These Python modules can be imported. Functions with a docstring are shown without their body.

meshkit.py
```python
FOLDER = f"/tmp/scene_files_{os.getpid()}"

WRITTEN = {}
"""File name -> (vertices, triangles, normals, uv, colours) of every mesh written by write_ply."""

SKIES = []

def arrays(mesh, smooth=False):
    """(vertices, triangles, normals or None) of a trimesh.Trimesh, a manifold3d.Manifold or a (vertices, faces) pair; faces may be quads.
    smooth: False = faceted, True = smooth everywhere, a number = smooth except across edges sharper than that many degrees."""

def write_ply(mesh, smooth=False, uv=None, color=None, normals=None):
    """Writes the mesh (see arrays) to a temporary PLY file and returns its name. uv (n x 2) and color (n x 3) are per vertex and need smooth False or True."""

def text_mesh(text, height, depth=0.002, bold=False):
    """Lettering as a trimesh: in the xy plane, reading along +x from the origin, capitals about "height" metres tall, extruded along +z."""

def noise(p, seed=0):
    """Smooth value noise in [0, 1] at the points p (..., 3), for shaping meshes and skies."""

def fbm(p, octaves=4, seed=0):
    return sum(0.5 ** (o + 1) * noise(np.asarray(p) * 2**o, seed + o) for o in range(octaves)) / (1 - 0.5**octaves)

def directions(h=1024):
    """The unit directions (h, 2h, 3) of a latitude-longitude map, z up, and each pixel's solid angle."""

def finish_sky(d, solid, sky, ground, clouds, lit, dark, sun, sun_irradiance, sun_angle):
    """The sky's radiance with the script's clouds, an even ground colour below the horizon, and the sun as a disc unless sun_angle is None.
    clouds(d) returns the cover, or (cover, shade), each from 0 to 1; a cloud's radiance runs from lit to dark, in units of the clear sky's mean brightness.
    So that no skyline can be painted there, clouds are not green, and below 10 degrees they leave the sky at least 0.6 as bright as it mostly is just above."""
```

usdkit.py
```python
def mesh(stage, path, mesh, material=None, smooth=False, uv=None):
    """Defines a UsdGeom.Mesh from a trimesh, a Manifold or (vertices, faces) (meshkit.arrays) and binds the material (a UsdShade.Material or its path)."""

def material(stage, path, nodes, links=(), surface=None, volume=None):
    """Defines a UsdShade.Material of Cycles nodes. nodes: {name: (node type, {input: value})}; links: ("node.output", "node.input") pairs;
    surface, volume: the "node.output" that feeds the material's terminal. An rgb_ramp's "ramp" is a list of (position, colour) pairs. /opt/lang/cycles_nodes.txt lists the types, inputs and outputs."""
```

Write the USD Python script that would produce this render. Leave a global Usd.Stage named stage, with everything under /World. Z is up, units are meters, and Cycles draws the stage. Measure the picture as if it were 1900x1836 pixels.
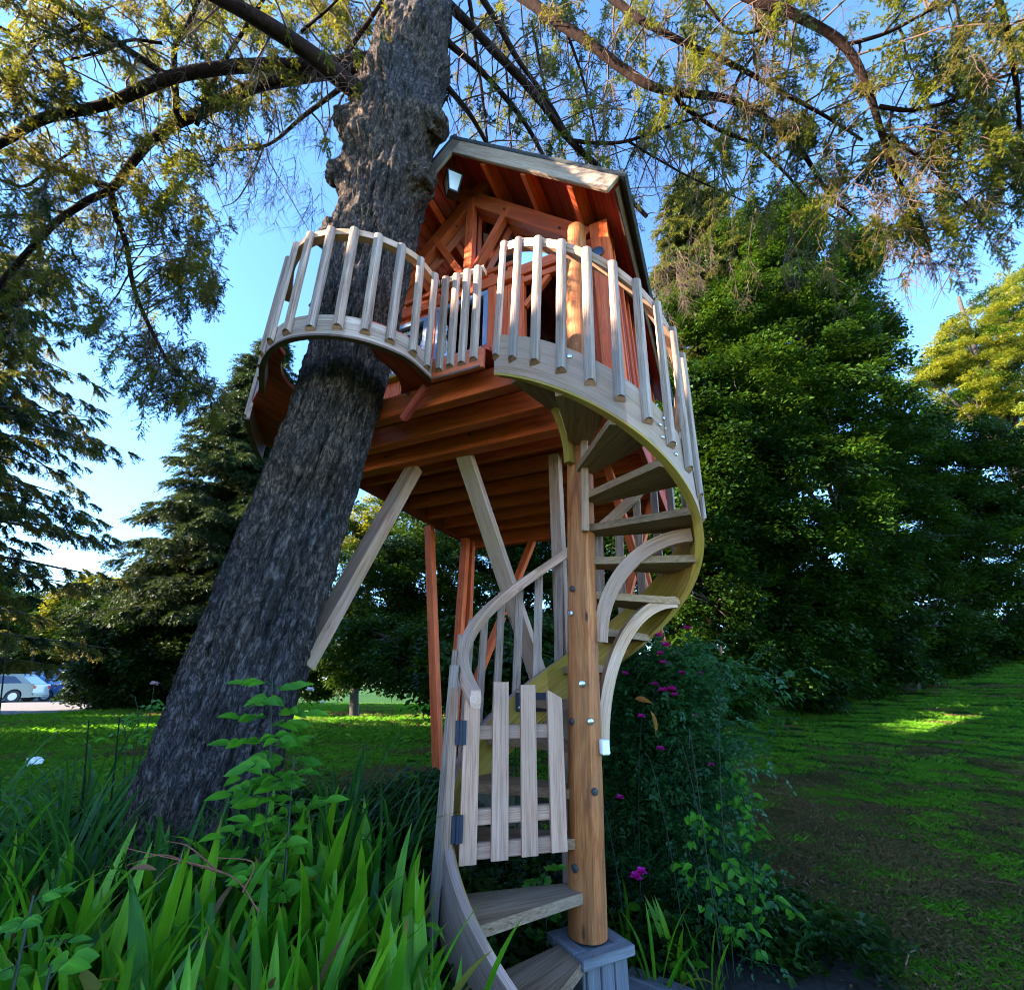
import math, random
import numpy as np
import trimesh, meshkit, usdkit
from shapely.geometry import Polygon, Point, LineString, box as sbox
from shapely.ops import unary_union
from pxr import Usd, UsdGeom, UsdShade, UsdLux, Gf, Sdf, Vt

stage = Usd.Stage.CreateInMemory()
W = UsdGeom.Xform.Define(stage, '/World')
stage.SetDefaultPrim(W.GetPrim())
UsdGeom.Scope.Define(stage, '/World/Looks')
R = random.Random(7)
NR = np.random.RandomState(11)

# ---------------------------------------------------------------- camera, sky, sun, exposure
PITCH = math.radians(22.5)
EYE = np.array([0.0, 0.0, 1.5])
EXPOSURE = 3.0
SUN_AZ = math.atan2(-1.0, -0.22)        # towards the sun: low on the left
SUN_EL = math.radians(23)
SKY_STRENGTH = 0.1
SUN_I = 1.2
cam = UsdGeom.Camera.Define(stage, '/World/camera')
cam.AddTranslateOp().Set(Gf.Vec3d(*EYE))
cam.AddRotateXOp().Set(90 + 22.5)
cam.CreateHorizontalApertureAttr(36.0)
cam.CreateFocalLengthAttr(36.0 * 850 / 1900)
cam.CreateExposureAttr(EXPOSURE)
cam.CreateClippingRangeAttr(Gf.Vec2f(0.05, 2000))

mat_sky = usdkit.material(stage, '/World/Looks/sky_light', {
    's': ('sky_texture', {'sky_type': 'single_scattering', 'sun_disc': False, 'sun_elevation': SUN_EL, 'sun_rotation': SUN_AZ,
                          'air_density': 1.0, 'aerosol_density': 0.1, 'ozone_density': 7.0, 'altitude': 200.0}),
    'b': ('background_shader', {'strength': SKY_STRENGTH})}, [('s.color', 'b.color')], surface='b.background')
dome = UsdLux.DomeLight.Define(stage, '/World/sky')
UsdShade.MaterialBindingAPI.Apply(dome.GetPrim()).Bind(mat_sky)
dome.GetPrim().SetCustomDataByKey('kind', 'structure')
sun = UsdLux.DistantLight.Define(stage, '/World/sun')
sun.CreateIntensityAttr(SUN_I); sun.CreateAngleAttr(0.5); sun.CreateNormalizeAttr(True)
sun.CreateColorAttr(Gf.Vec3f(1.0, 0.86, 0.66))
_sd = Gf.Vec3d(math.sin(SUN_AZ) * math.cos(SUN_EL), math.cos(SUN_AZ) * math.cos(SUN_EL), math.sin(SUN_EL))
sun.AddOrientOp().Set(Gf.Quatf(Gf.Rotation(Gf.Vec3d(0, 0, 1), _sd).GetQuat()))

# ---------------------------------------------------------------- where a sight line meets the place
CP, SP = math.cos(PITCH), math.sin(PITCH)
def ray(px, py):
    x, v = (px - 950) / 850.0, (918 - py) / 850.0
    return np.array([x, CP - v * SP, SP + v * CP])
def at_t(px, py, t): return EYE + ray(px, py) * t
def at_y(px, py, Y):
    d = ray(px, py); return EYE + d * (Y / d[1])
def at_z(px, py, z):
    d = ray(px, py); return EYE + d * ((z - EYE[2]) / d[2])

# ---------------------------------------------------------------- helpers: prims
COUNT = {}
def numbered(parent, name):
    k = (str(parent), name); n = COUNT.get(k, -1) + 1; COUNT[k] = n
    return name if n == 0 else '%s_%03d' % (name, n)
LOC = {}
def cd(prim, **kw):
    for k, v in kw.items():
        if v: prim.SetCustomDataByKey(k, v)
def thing(name, label, category, loc=(0, 0, 0), group=None, kind=None):
    p = '/World/' + numbered('/World', name)
    x = UsdGeom.Xform.Define(stage, p)
    if tuple(loc) != (0, 0, 0): x.AddTranslateOp().Set(Gf.Vec3d(*map(float, loc)))
    LOC[p] = np.array(loc, float)
    cd(x.GetPrim(), label=label, category=category, group=group, kind=kind)
    return p
def loc_of(p):
    while p and p not in LOC: p = p.rsplit('/', 1)[0]
    return LOC.get(p, np.zeros(3))
def vnormals(v, f):
    n = np.zeros_like(v); fn = np.cross(v[f[:, 1]] - v[f[:, 0]], v[f[:, 2]] - v[f[:, 0]])
    for k in range(3): np.add.at(n, f[:, k], fn)
    return n / np.maximum(np.linalg.norm(n, axis=1, keepdims=True), 1e-12)
def tri(f):
    f = np.asarray(f, int)
    return np.vstack([f[:, [0, 1, 2]], f[:, [0, 2, 3]]]) if f.shape[1] == 4 else f
def mesh_prim(path, v, f, mat, smooth=False, grain=None):
    v = np.asarray(v, float); f = tri(f)
    m = UsdGeom.Mesh.Define(stage, path)
    m.CreatePointsAttr(Vt.Vec3fArray.FromNumpy(np.ascontiguousarray(v, np.float32)))
    m.CreateFaceVertexCountsAttr(Vt.IntArray.FromNumpy(np.full(len(f), 3, np.int32)))
    m.CreateFaceVertexIndicesAttr(Vt.IntArray.FromNumpy(np.ascontiguousarray(f.ravel(), np.int32)))
    m.CreateSubdivisionSchemeAttr('none')
    if smooth:
        m.CreateNormalsAttr(Vt.Vec3fArray.FromNumpy(vnormals(v, f).astype(np.float32)))
        m.SetNormalsInterpolation('vertex')
    if grain is not None:
        UsdGeom.PrimvarsAPI(m).CreatePrimvar('grain', Sdf.ValueTypeNames.Float3Array, 'vertex').Set(Vt.Vec3fArray.FromNumpy(np.ascontiguousarray(grain, np.float32)))
    UsdShade.MaterialBindingAPI.Apply(m.GetPrim()).Bind(mat)
    return m
def put(parent, name, geo, mat, smooth=False, label=None, kind=None, shift=True):
    """one mesh as a part of parent; geo = (v, f[, grain])."""
    path = parent + '/' + numbered(parent, name)
    v, f = np.asarray(geo[0], float), geo[1]
    g = geo[2] if len(geo) > 2 else None
    if g is not None and shift: g = np.asarray(g) + np.array([R.uniform(0, 40), R.uniform(0, 40), R.uniform(0, 40)])
    m = mesh_prim(path, v - loc_of(parent), f, mat, smooth, g)
    cd(m.GetPrim(), label=label, kind=kind)
    return path
def single(name, geo, mat, label, category, smooth=False, group=None, kind=None):
    p = '/World/' + numbered('/World', name)
    g = geo[2] if len(geo) > 2 else None
    m = mesh_prim(p, geo[0], geo[1], mat, smooth, g)
    cd(m.GetPrim(), label=label, category=category, group=group, kind=kind)
    return p
def join(geos):
    vs, fs, gs, n = [], [], [], 0
    for g in geos:
        vs.append(np.asarray(g[0], float)); fs.append(tri(g[1]) + n); n += len(g[0])
        gs.append(np.asarray(g[2]) if len(g) > 2 else np.zeros((len(g[0]), 3)))
    return np.vstack(vs), np.vstack(fs), np.vstack(gs)

def quats(yaw, tilt=None, taz=None):
    """yaw about z, then a tilt about a horizontal axis; (n,4) w,x,y,z"""
    n = len(yaw)
    q = np.stack([np.cos(yaw / 2), np.zeros(n), np.zeros(n), np.sin(yaw / 2)], 1)
    if tilt is not None:
        a = np.stack([np.cos(tilt / 2), np.sin(tilt / 2) * np.cos(taz), np.sin(tilt / 2) * np.sin(taz), np.zeros(n)], 1)
        q = qmul(a, q)
    return q
def qmul(a, b):
    w1, x1, y1, z1 = a.T; w2, x2, y2, z2 = b.T
    return np.stack([w1*w2-x1*x2-y1*y2-z1*z2, w1*x2+x1*w2+y1*z2-z1*y2, w1*y2-x1*z2+y1*w2+z1*x2, w1*z2+x1*y2-y1*x2+z1*w2], 1)
def instancer(parent, name, protos, pos, quat, scale, index, kind='stuff', label=None, category=None):
    """protos: list of (geo, mat, smooth); scattered copies as one part"""
    path = parent + '/' + numbered(parent, name)
    pi = UsdGeom.PointInstancer.Define(stage, path)
    cd(pi.GetPrim(), kind=kind, label=label, category=category)
    rel = pi.CreatePrototypesRel()
    for k, (geo, mat, sm) in enumerate(protos):
        pp = path + '/' + numbered(path, 'sprig')
        mesh_prim(pp, geo[0], geo[1], mat, sm)
        rel.AddTarget(pp)
    pos = np.asarray(pos, float) - loc_of(parent)
    pi.CreatePositionsAttr(Vt.Vec3fArray.FromNumpy(np.ascontiguousarray(pos, np.float32)))
    pi.CreateProtoIndicesAttr(Vt.IntArray.FromNumpy(np.ascontiguousarray(index, np.int32)))
    pi.CreateOrientationsAttr(Vt.QuathArray([Gf.Quath(*map(float, q)) for q in quat]))
    s = np.asarray(scale, float)
    if s.ndim == 1: s = np.repeat(s[:, None], 3, 1)
    pi.CreateScalesAttr(Vt.Vec3fArray.FromNumpy(np.ascontiguousarray(s, np.float32)))
    return path

# ---------------------------------------------------------------- helpers: shapes
def _cbox():
    v = []
    for sx in (-1, 1):
        for sy in (-1, 1):
            for sz in (-1, 1):
                for a in range(3): v.append((sx, sy, sz, a))
    return v
_CB = _cbox()
def _cbox_faces():
    pts = np.array([[s * (1 if k == a else .8) for k, s in enumerate(c[:3])] for c in _CB for a in [c[3]]], float)
    h = trimesh.convex.convex_hull(pts)
    tree = {tuple(np.round(p, 4)): i for i, p in enumerate(pts)}
    return np.array([[tree[tuple(np.round(h.vertices[i], 4))] for i in f] for f in h.faces])
_CF = _cbox_faces()
def cbox(lx, ly, lz, b=0.004):
    """chamfered box centred on 0"""
    hx = np.array([lx, ly, lz]) / 2; b = min(b, hx.min() * .45)
    v = np.array([[s * (hx[k] if k == c[3] else hx[k] - b) for k, s in enumerate(c[:3])] for c in _CB])
    return v, _CF.copy(), v.copy()
def frame(d, up=(0, 0, 1)):
    d = np.asarray(d, float); d = d / np.linalg.norm(d)
    up = np.asarray(up, float)
    if abs(d @ up) > .98: up = np.array([0, 1.0, 0]) if abs(d[1]) < .9 else np.array([1.0, 0, 0])
    y = np.cross(up, d); y /= np.linalg.norm(y)
    return d, y, np.cross(d, y)
def beam(p0, p1, w, h, up=(0, 0, 1), b=0.005):
    """timber from p0 to p1, w across, h along up"""
    p0, p1 = np.asarray(p0, float), np.asarray(p1, float)
    L = np.linalg.norm(p1 - p0); x, y, z = frame(p1 - p0, up)
    v, f, g = cbox(L, w, h, b)
    return v @ np.array([x, y, z]) + (p0 + p1) / 2, f, g
def block(c, size, yaw=0, b=0.005, up_axis=None):
    v, f, g = cbox(*size, b)
    cs, sn = math.cos(yaw), math.sin(yaw)
    return v @ np.array([[cs, sn, 0], [-sn, cs, 0], [0, 0, 1]]) + np.asarray(c), f, g[:, [2, 0, 1]] if size[2] > max(size[:2]) else g
def strips(rows_list):
    """each item: array (n, m, 3) of a grid with own vertices; joined"""
    vs, fs, gs, n = [], [], [], 0
    for rows, gr in rows_list:
        a, b = rows.shape[:2]
        idx = np.arange(a * b).reshape(a, b) + n
        q = np.stack([idx[:-1, :-1], idx[1:, :-1], idx[1:, 1:], idx[:-1, 1:]], -1).reshape(-1, 4)
        vs.append(rows.reshape(-1, 3)); gs.append(gr.reshape(-1, 3)); fs.append(tri(q)); n += a * b
    return np.vstack(vs), np.vstack(fs), np.vstack(gs)
def sweep(path, corners, normal=None):
    """rectangle or polygon section swept along path; corners (m,2): (out, up) per corner or (n,m,2); each side its own smooth strip"""
    P = np.asarray(path, float); n = len(P)
    T = np.gradient(P, axis=0); Th = T.copy(); Th[:, 2] = 0
    Th /= np.maximum(np.linalg.norm(Th, axis=1, keepdims=True), 1e-9)
    N = np.stack([Th[:, 1], -Th[:, 0], np.zeros(n)], 1) if normal is None else np.asarray(normal)
    C = np.asarray(corners, float)
    if C.ndim == 2: C = np.repeat(C[None], n, 0)
    s = np.concatenate([[0], np.cumsum(np.linalg.norm(np.diff(P, axis=0), axis=1))])
    V = P[:, None] + C[..., :1] * N[:, None] + C[..., 1:] * np.array([0, 0, 1.0])
    G = np.concatenate([np.repeat(s[:, None, None], C.shape[1], 1), C], -1)
    out = []; m = C.shape[1]
    for k in range(m):
        k2 = (k + 1) % m
        out.append((np.stack([V[:, k], V[:, k2]], 1), np.stack([G[:, k], G[:, k2]], 1)))
    v, f, g = strips(out)
    caps = []
    for e, o in ((0, 1), (-1, -1)):
        ring = V[e]; k = len(v)
        v = np.vstack([v, ring]); g = np.vstack([g, G[e]])
        fan = np.array([[k, k + i, k + i + 1] for i in range(1, m - 1)])[:, ::o]
        f = np.vstack([f, fan])
    # orient outward
    return v, f, g
def half_round(p0, p1, r, out, b=0.0, n=9):
    """half-round stick from p0 (bottom) to p1 (top); flat back on the line, round face towards out"""
    p0, p1, out = (np.asarray(a, float) for a in (p0, p1, out))
    d = (p1 - p0); L = np.linalg.norm(d); d /= L
    out = out - d * (out @ d); out /= np.linalg.norm(out); side = np.cross(d, out)
    a = np.linspace(-math.pi / 2, math.pi / 2, n)
    arc = np.stack([np.sin(a) * r, np.cos(a) * r * .95], 1)
    rows = []
    zz = np.array([0, .02, .5, .98, 1.0]) * L
    V = np.array([[p0 + d * z + side * q[0] + out * q[1] for q in arc] for z in zz])
    # bottom end cut at a slant, so that the heart wood shows
    V[0] += d[None] * (arc[:, 1:2] * .85)
    G = np.array([[[z, q[0], q[1]] for q in arc] for z in zz])
    back = np.stack([V[:, 0], V[:, -1]], 1); gb = np.stack([G[:, 0], G[:, -1]], 1)
    v, f, g = strips([(V, G), (back, gb)])
    for e, o in ((-1, -1),):
        k = len(v); v = np.vstack([v, V[e]]); g = np.vstack([g, G[e] * [0, 1, 1] + [3, 0, 0]])
        f = np.vstack([f, np.array([[k, k + i, k + i + 1] for i in range(1, n - 1)])[:, ::o]])
    return v, f, g
def stick(parent, name, p0, p1, r, out, mat):
    """half-round baluster with its sawn lower end as a sub-part"""
    b = put(parent, name, half_round(p0, p1, r, out), mat, True)
    p0, p1, out = (np.asarray(a, float) for a in (p0, p1, out)); d = (p1 - p0) / np.linalg.norm(p1 - p0); out = out - d * (out @ d); out /= np.linalg.norm(out); side = np.cross(d, out)
    a = np.linspace(-math.pi / 2, math.pi / 2, 9); q = np.array([p0 + side * math.sin(t) * r * .97 + out * math.cos(t) * r * .92 + d * (math.cos(t) * r * .85) for t in a])
    f = np.array([[0, i, i + 1] for i in range(1, 8)])
    v = np.vstack([q - d * .0015, q + d * .006]); k = len(q)
    put(b, 'sawn_end', (v, np.vstack([f[:, ::-1], f + k, tri(np.array([[i, (i + 1) % k, k + (i + 1) % k, k + i] for i in range(k)]))])), M['sawn'])
    return b
def tube(pts, rad, sides=8, cap=True, twist=0):
    p = np.asarray(pts, float); n = len(p)
    t = np.gradient(p, axis=0); t /= np.linalg.norm(t, axis=1, keepdims=True) + 1e-12
    a = np.zeros_like(p); ref = np.array([0, 0, 1.0]) if abs(t[0, 2]) < .9 else np.array([1.0, 0, 0])
    for i in range(n):
        c = np.cross(t[i], ref); c /= np.linalg.norm(c) + 1e-12; a[i] = c; ref = np.cross(c, t[i])
    b = np.cross(t, a); ang = np.arange(sides) * 2 * np.pi / sides
    rad = np.broadcast_to(np.asarray(rad, float), (n,))
    v = p[:, None] + rad[:, None, None] * (np.cos(ang)[None, :, None] * a[:, None] + np.sin(ang)[None, :, None] * b[:, None])
    i, j = np.meshgrid(np.arange(n - 1), np.arange(sides), indexing='ij')
    q = np.stack([i * sides + j, i * sides + (j + 1) % sides, (i + 1) * sides + (j + 1) % sides, (i + 1) * sides + j], -1).reshape(-1, 4)
    f = tri(q); V = v.reshape(-1, 3)
    s = np.concatenate([[0], np.cumsum(np.linalg.norm(np.diff(p, axis=0), axis=1))])
    G = np.stack([np.repeat(s, sides), np.tile(np.cos(ang), n) * np.repeat(rad, sides), np.tile(np.sin(ang), n) * np.repeat(rad, sides)], 1)
    if cap:
        for e, o in ((0, 1), (n - 1, -1)):
            k = len(V); ring = v[e]; V = np.vstack([V, ring]); G = np.vstack([G, G[e * sides:(e + 1) * sides]])
            f = np.vstack([f, np.array([[k, k + m, k + m + 1] for m in range(1, sides - 1)])[:, ::o]])
    return V, f, G
def spline(pts, n):
    """Catmull-Rom through the points (any dimension)"""
    P = np.asarray(pts, float); P = np.vstack([2 * P[0] - P[1], P, 2 * P[-1] - P[-2]])
    k = len(P) - 3; u = np.linspace(0, k - 1e-9, n); i = u.astype(int); t = (u - i)[:, None]
    a, b, c, d = P[i], P[i + 1], P[i + 2], P[i + 3]
    return .5 * (2 * b + (c - a) * t + (2 * a - 5 * b + 4 * c - d) * t * t + (3 * b - a - 3 * c + d) * t ** 3)
def lump(c, r, seed=0, sub=2, amp=.25, squash=(1, 1, 1)):
    m = trimesh.creation.icosphere(sub, 1.0); v = np.array(m.vertices)
    v = v * (1 - amp / 2 + amp * meshkit.fbm(v * 2 + seed * 7.3, 3)[:, None]) * np.asarray(squash)
    return v * r + np.asarray(c), np.array(m.faces)
def disc(c, n, r, h, sides=12, dome=.4):
    """bolt head or plug: short cylinder with a slightly domed face, along n"""
    x, y, z = frame(n); c = np.asarray(c, float)
    a = np.arange(sides) * 2 * np.pi / sides
    rings = [(r, 0), (r, h * .6), (r * .75, h), (0.001, h * (1 + dome * .2))]
    V = np.array([[c + x * hh + rr * (math.cos(q) * y + math.sin(q) * z) for q in a] for rr, hh in rings])
    V = np.concatenate([V, V[:, :1]], 1)
    v, f, g = strips([(V, V * 0)])
    return v, f[:, ::-1], g
def plate(poly, z0, z1):
    """shapely polygon extruded between two heights"""
    m = trimesh.creation.extrude_polygon(poly, z1 - z0, engine='earcut')
    v = np.array(m.vertices); v[:, 2] += z0
    return v, np.array(m.faces)
#MATERIALS
# ---------------------------------------------------------------- materials
def wood(name, lo, mid, hi, stain=None, stain_amt=0.0, rough=.75, bump=.25, fine=1.0, weather=None, wamt=0.0, knots=.5, spec=.3, vary=.8, swirl=.9, gs=(1.1, 17, 17)):
    """planed or weathered timber; the grain runs along the first grain coordinate"""
    n = {'a': ('attribute', {'attribute': 'grain'}),
         'm': ('mapping', {'mapping_type': 'point', 'scale': gs}),
         'n': ('noise_texture', {'scale': 1.0, 'detail': 6.0, 'roughness': .62, 'distortion': swirl}),
         'r': ('rgb_ramp', {'ramp': [(.22, lo), (.48, mid), (.78, hi)]}),
         'm2': ('mapping', {'mapping_type': 'point', 'scale': (4.0, 170, 170)}),
         'n2': ('noise_texture', {'scale': 1.0, 'detail': 3.0, 'roughness': .6}),
         'r2': ('rgb_ramp', {'ramp': [(.34, (.42, .36, .30)), (.56, (1, 1, 1))]}),
         'x': ('mix_color', {'blend_type': 'multiply', 'fac': min(1, .6 * fine)}),
         'mk': ('mapping', {'mapping_type': 'point', 'scale': (2.6, 9, 9)}),
         'k': ('voronoi_texture', {'scale': 1.0, 'feature': 'f1', 'randomness': 1.0}),
         'rk': ('rgb_ramp', {'ramp': [(.05, (1, 1, 1)), (.11, (0, 0, 0))]}),
         'kx': ('mix_color', {'blend_type': 'mix', 'b': tuple(c * .35 for c in lo)}),
         'kf': ('math', {'math_type': 'multiply', 'value2': knots}),
         'bm': ('bump', {'strength': bump, 'distance': .01}),
         'p': ('principled_bsdf', {'roughness': rough, 'specular_ior_level': spec})}
    l = [('a.vector', 'm.vector'), ('m.vector', 'n.vector'), ('n.fac', 'r.fac'), ('a.vector', 'm2.vector'), ('m2.vector', 'n2.vector'), ('n2.fac', 'r2.fac'),
         ('r.color', 'x.a'), ('r2.color', 'x.b'), ('a.vector', 'mk.vector'), ('mk.vector', 'k.vector'), ('k.distance', 'rk.fac'), ('rk.color', 'kf.value1'),
         ('kf.value', 'kx.fac'), ('x.result', 'kx.a'), ('n2.fac', 'bm.height'), ('bm.normal', 'p.normal')]
    last = 'kx.result'
    for tag_, col, amt, sc in (('w', weather, wamt, 1.6), ('s', stain, stain_amt, 2.4)):
        if col is not None:
            n['g' + tag_] = ('geometry', {})
            n['n' + tag_] = ('noise_texture', {'scale': sc, 'detail': 5.0, 'roughness': .65})
            n['r' + tag_] = ('map_range', {'from_min': .42, 'from_max': .62, 'to_min': 0.0, 'to_max': amt, 'clamp': True})
            n['x' + tag_] = ('mix_color', {'blend_type': 'mix', 'b': col})
            l += [('g%s.position' % tag_, 'n%s.vector' % tag_), ('n%s.fac' % tag_, 'r%s.value' % tag_), ('r%s.result' % tag_, 'x%s.fac' % tag_), (last, 'x%s.a' % tag_)]
            last = 'x%s.result' % tag_
    n.update({'oi': ('object_info', {}), 'rv': ('rgb_ramp', {'ramp': [(0, (.60, .60, .64)), (.35, (.92, .90, .88)), (.7, (1.0, .97, .93)), (1, (.80, .74, .68))]}), 'xv': ('mix_color', {'blend_type': 'multiply', 'fac': vary})})
    l += [('oi.random', 'rv.fac'), (last, 'xv.a'), ('rv.color', 'xv.b'), ('xv.result', 'p.base_color')]
    return usdkit.material(stage, '/World/Looks/' + name, n, l, surface='p.BSDF')
def leaf(name, a, b, trans=.35, rough=.45, scale=2.0, back=None, spec=.25, hue=.5, rnd=.8):
    """leaves and needles: two tones, mixed by place and per piece, with light passing through"""
    tcol = tuple(min(1, c * 1.0) for c in (back or b))
    n = {'g': ('geometry', {}), 'n': ('noise_texture', {'scale': scale, 'detail': 4.0, 'roughness': .65}), 'o': ('object_info', {}),
         'mr': ('math', {'math_type': 'multiply', 'value2': rnd * .5}), 'ad': ('math', {'math_type': 'add'}),
         'r': ('rgb_ramp', {'ramp': [(.45 - .05, a), (.85, b)]}),
         'p': ('principled_bsdf', {'roughness': rough, 'specular_ior_level': spec}), 't': ('translucent_bsdf', {'color': tcol}),
         'x': ('mix_closure', {'fac': trans})}
    l = [('g.position', 'n.vector'), ('o.random', 'mr.value1'), ('n.fac', 'ad.value1'), ('mr.value', 'ad.value2'), ('ad.value', 'r.fac'),
         ('r.color', 'p.base_color'), ('p.BSDF', 'x.closure1'), ('t.BSDF', 'x.closure2')]
    return usdkit.material(stage, '/World/Looks/' + name, n, l, surface='x.closure')
def plain(name, col, rough=.5, metallic=0.0, spec=.5, noise=0.0, nscale=20, coat=0.0, bump=0.0):
    n = {'p': ('principled_bsdf', {'base_color': col, 'roughness': rough, 'metallic': metallic, 'specular_ior_level': spec, 'coat_weight': coat})}
    l = []
    if noise:
        n.update({'g': ('geometry', {}), 'n': ('noise_texture', {'scale': nscale, 'detail': 6.0, 'roughness': .6}),
                  'r': ('rgb_ramp', {'ramp': [(.3, tuple(c * (1 - noise) for c in col)), (.7, tuple(min(1, c * (1 + noise)) for c in col))]})})
        l += [('g.position', 'n.vector'), ('n.fac', 'r.fac'), ('r.color', 'p.base_color')]
        if bump:
            n['b'] = ('bump', {'strength': bump, 'distance': .02}); l += [('n.fac', 'b.height'), ('b.normal', 'p.normal')]
    return usdkit.material(stage, '/World/Looks/' + name, n, l, surface='p.BSDF')
def pane(name, tint=(.85, .9, .95), ior=1.6):
    n = {'f': ('fresnel', {'IOR': ior}), 't': ('transparent_bsdf', {'color': tint}), 'g': ('glossy_bsdf', {'color': (.95, .95, .95), 'roughness': .02}), 'x': ('mix_closure', {})}
    return usdkit.material(stage, '/World/Looks/' + name, n, [('f.fac', 'x.fac'), ('t.BSDF', 'x.closure1'), ('g.BSDF', 'x.closure2')], surface='x.closure')

M = {}
M['silver'] = wood('silvered_wood', (.11, .068, .052), (.42, .268, .215), (.62, .455, .385), weather=(.30, .25, .225), wamt=.55, rough=.8, bump=.6, fine=1.5)
M['pale'] = wood('pale_cedar', (.24, .11, .065), (.60, .32, .225), (.74, .46, .36), stain=(.36, .26, .05), stain_amt=.22, weather=(.46, .34, .28), wamt=.45, rough=.75, bump=.35, fine=1.2)
M['olive_wood'] = wood('olive_cedar', (.20, .10, .015), (.42, .235, .045), (.56, .36, .10), stain=(.30, .23, .02), stain_amt=.6, rough=.75)  # yellow-olive wood with random darker blotches: stringer edge, lining, sill, upper brace
M['tread'] = wood('tread_wood', (.14, .066, .028), (.36, .195, .10), (.52, .33, .20), weather=(.30, .20, .13), wamt=.45, rough=.8, bump=.5, fine=1.3)
M['picket'] = wood('picket_wood', (.20, .085, .05), (.46, .235, .155), (.60, .36, .255), weather=(.40, .27, .20), wamt=.35, rough=.75, bump=.4, fine=1.2)
M['post'] = wood('post_wood', (.075, .016, .004), (.42, .115, .024), (.60, .24, .075), weather=(.48, .20, .08), wamt=.35, rough=.6, bump=.5, knots=1.0, swirl=2.2, gs=(1.5, 11, 11), fine=1.3)
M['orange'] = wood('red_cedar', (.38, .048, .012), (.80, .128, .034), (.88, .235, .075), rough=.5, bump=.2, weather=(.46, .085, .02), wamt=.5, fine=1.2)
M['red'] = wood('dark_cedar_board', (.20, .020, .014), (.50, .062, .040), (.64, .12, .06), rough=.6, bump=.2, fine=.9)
M['barge'] = wood('weathered_barge', (.20, .12, .08), (.42, .28, .20), (.56, .42, .33), weather=(.30, .21, .16), wamt=.6, rough=.8, bump=.4, fine=1.3)
M['grey'] = wood('grey_plank', (.075, .072, .075), (.17, .16, .165), (.27, .26, .27), weather=(.13, .13, .15), wamt=.5, rough=.8, bump=.4)
M['sawn'] = plain('sawn_end_wood', (.20, .085, .035), .8, noise=.4, nscale=60)
M['shingle'] = plain('shingle', (.03, .03, .032), .9, noise=.5, nscale=30)
M['interior'] = plain('interior_wood', (.10, .045, .025), .7, noise=.4, nscale=8)
M['glass'] = pane('window_glass')
M['frame'] = plain('painted_frame', (.20, .26, .42), .45)
M['steel'] = plain('zinc_bolt', (.70, .71, .72), .28, 1.0)
M['dark_hole'] = plain('rusty_bolt', (.03, .025, .022), .6)
M['iron'] = plain('dark_hinge', (.010, .012, .026), .5, .2)
M['white_plastic'] = plain('white_plastic', (.78, .79, .80), .4)
M['black'] = plain('black_metal', (.012, .012, .014), .4)
M['lamp_glass'] = plain('lantern_glass', (.72, .74, .74), .12, spec=.8, noise=.2, nscale=9)
M['oval'] = plain('oval_plaque', (.02, .05, .10), .3)
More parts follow.
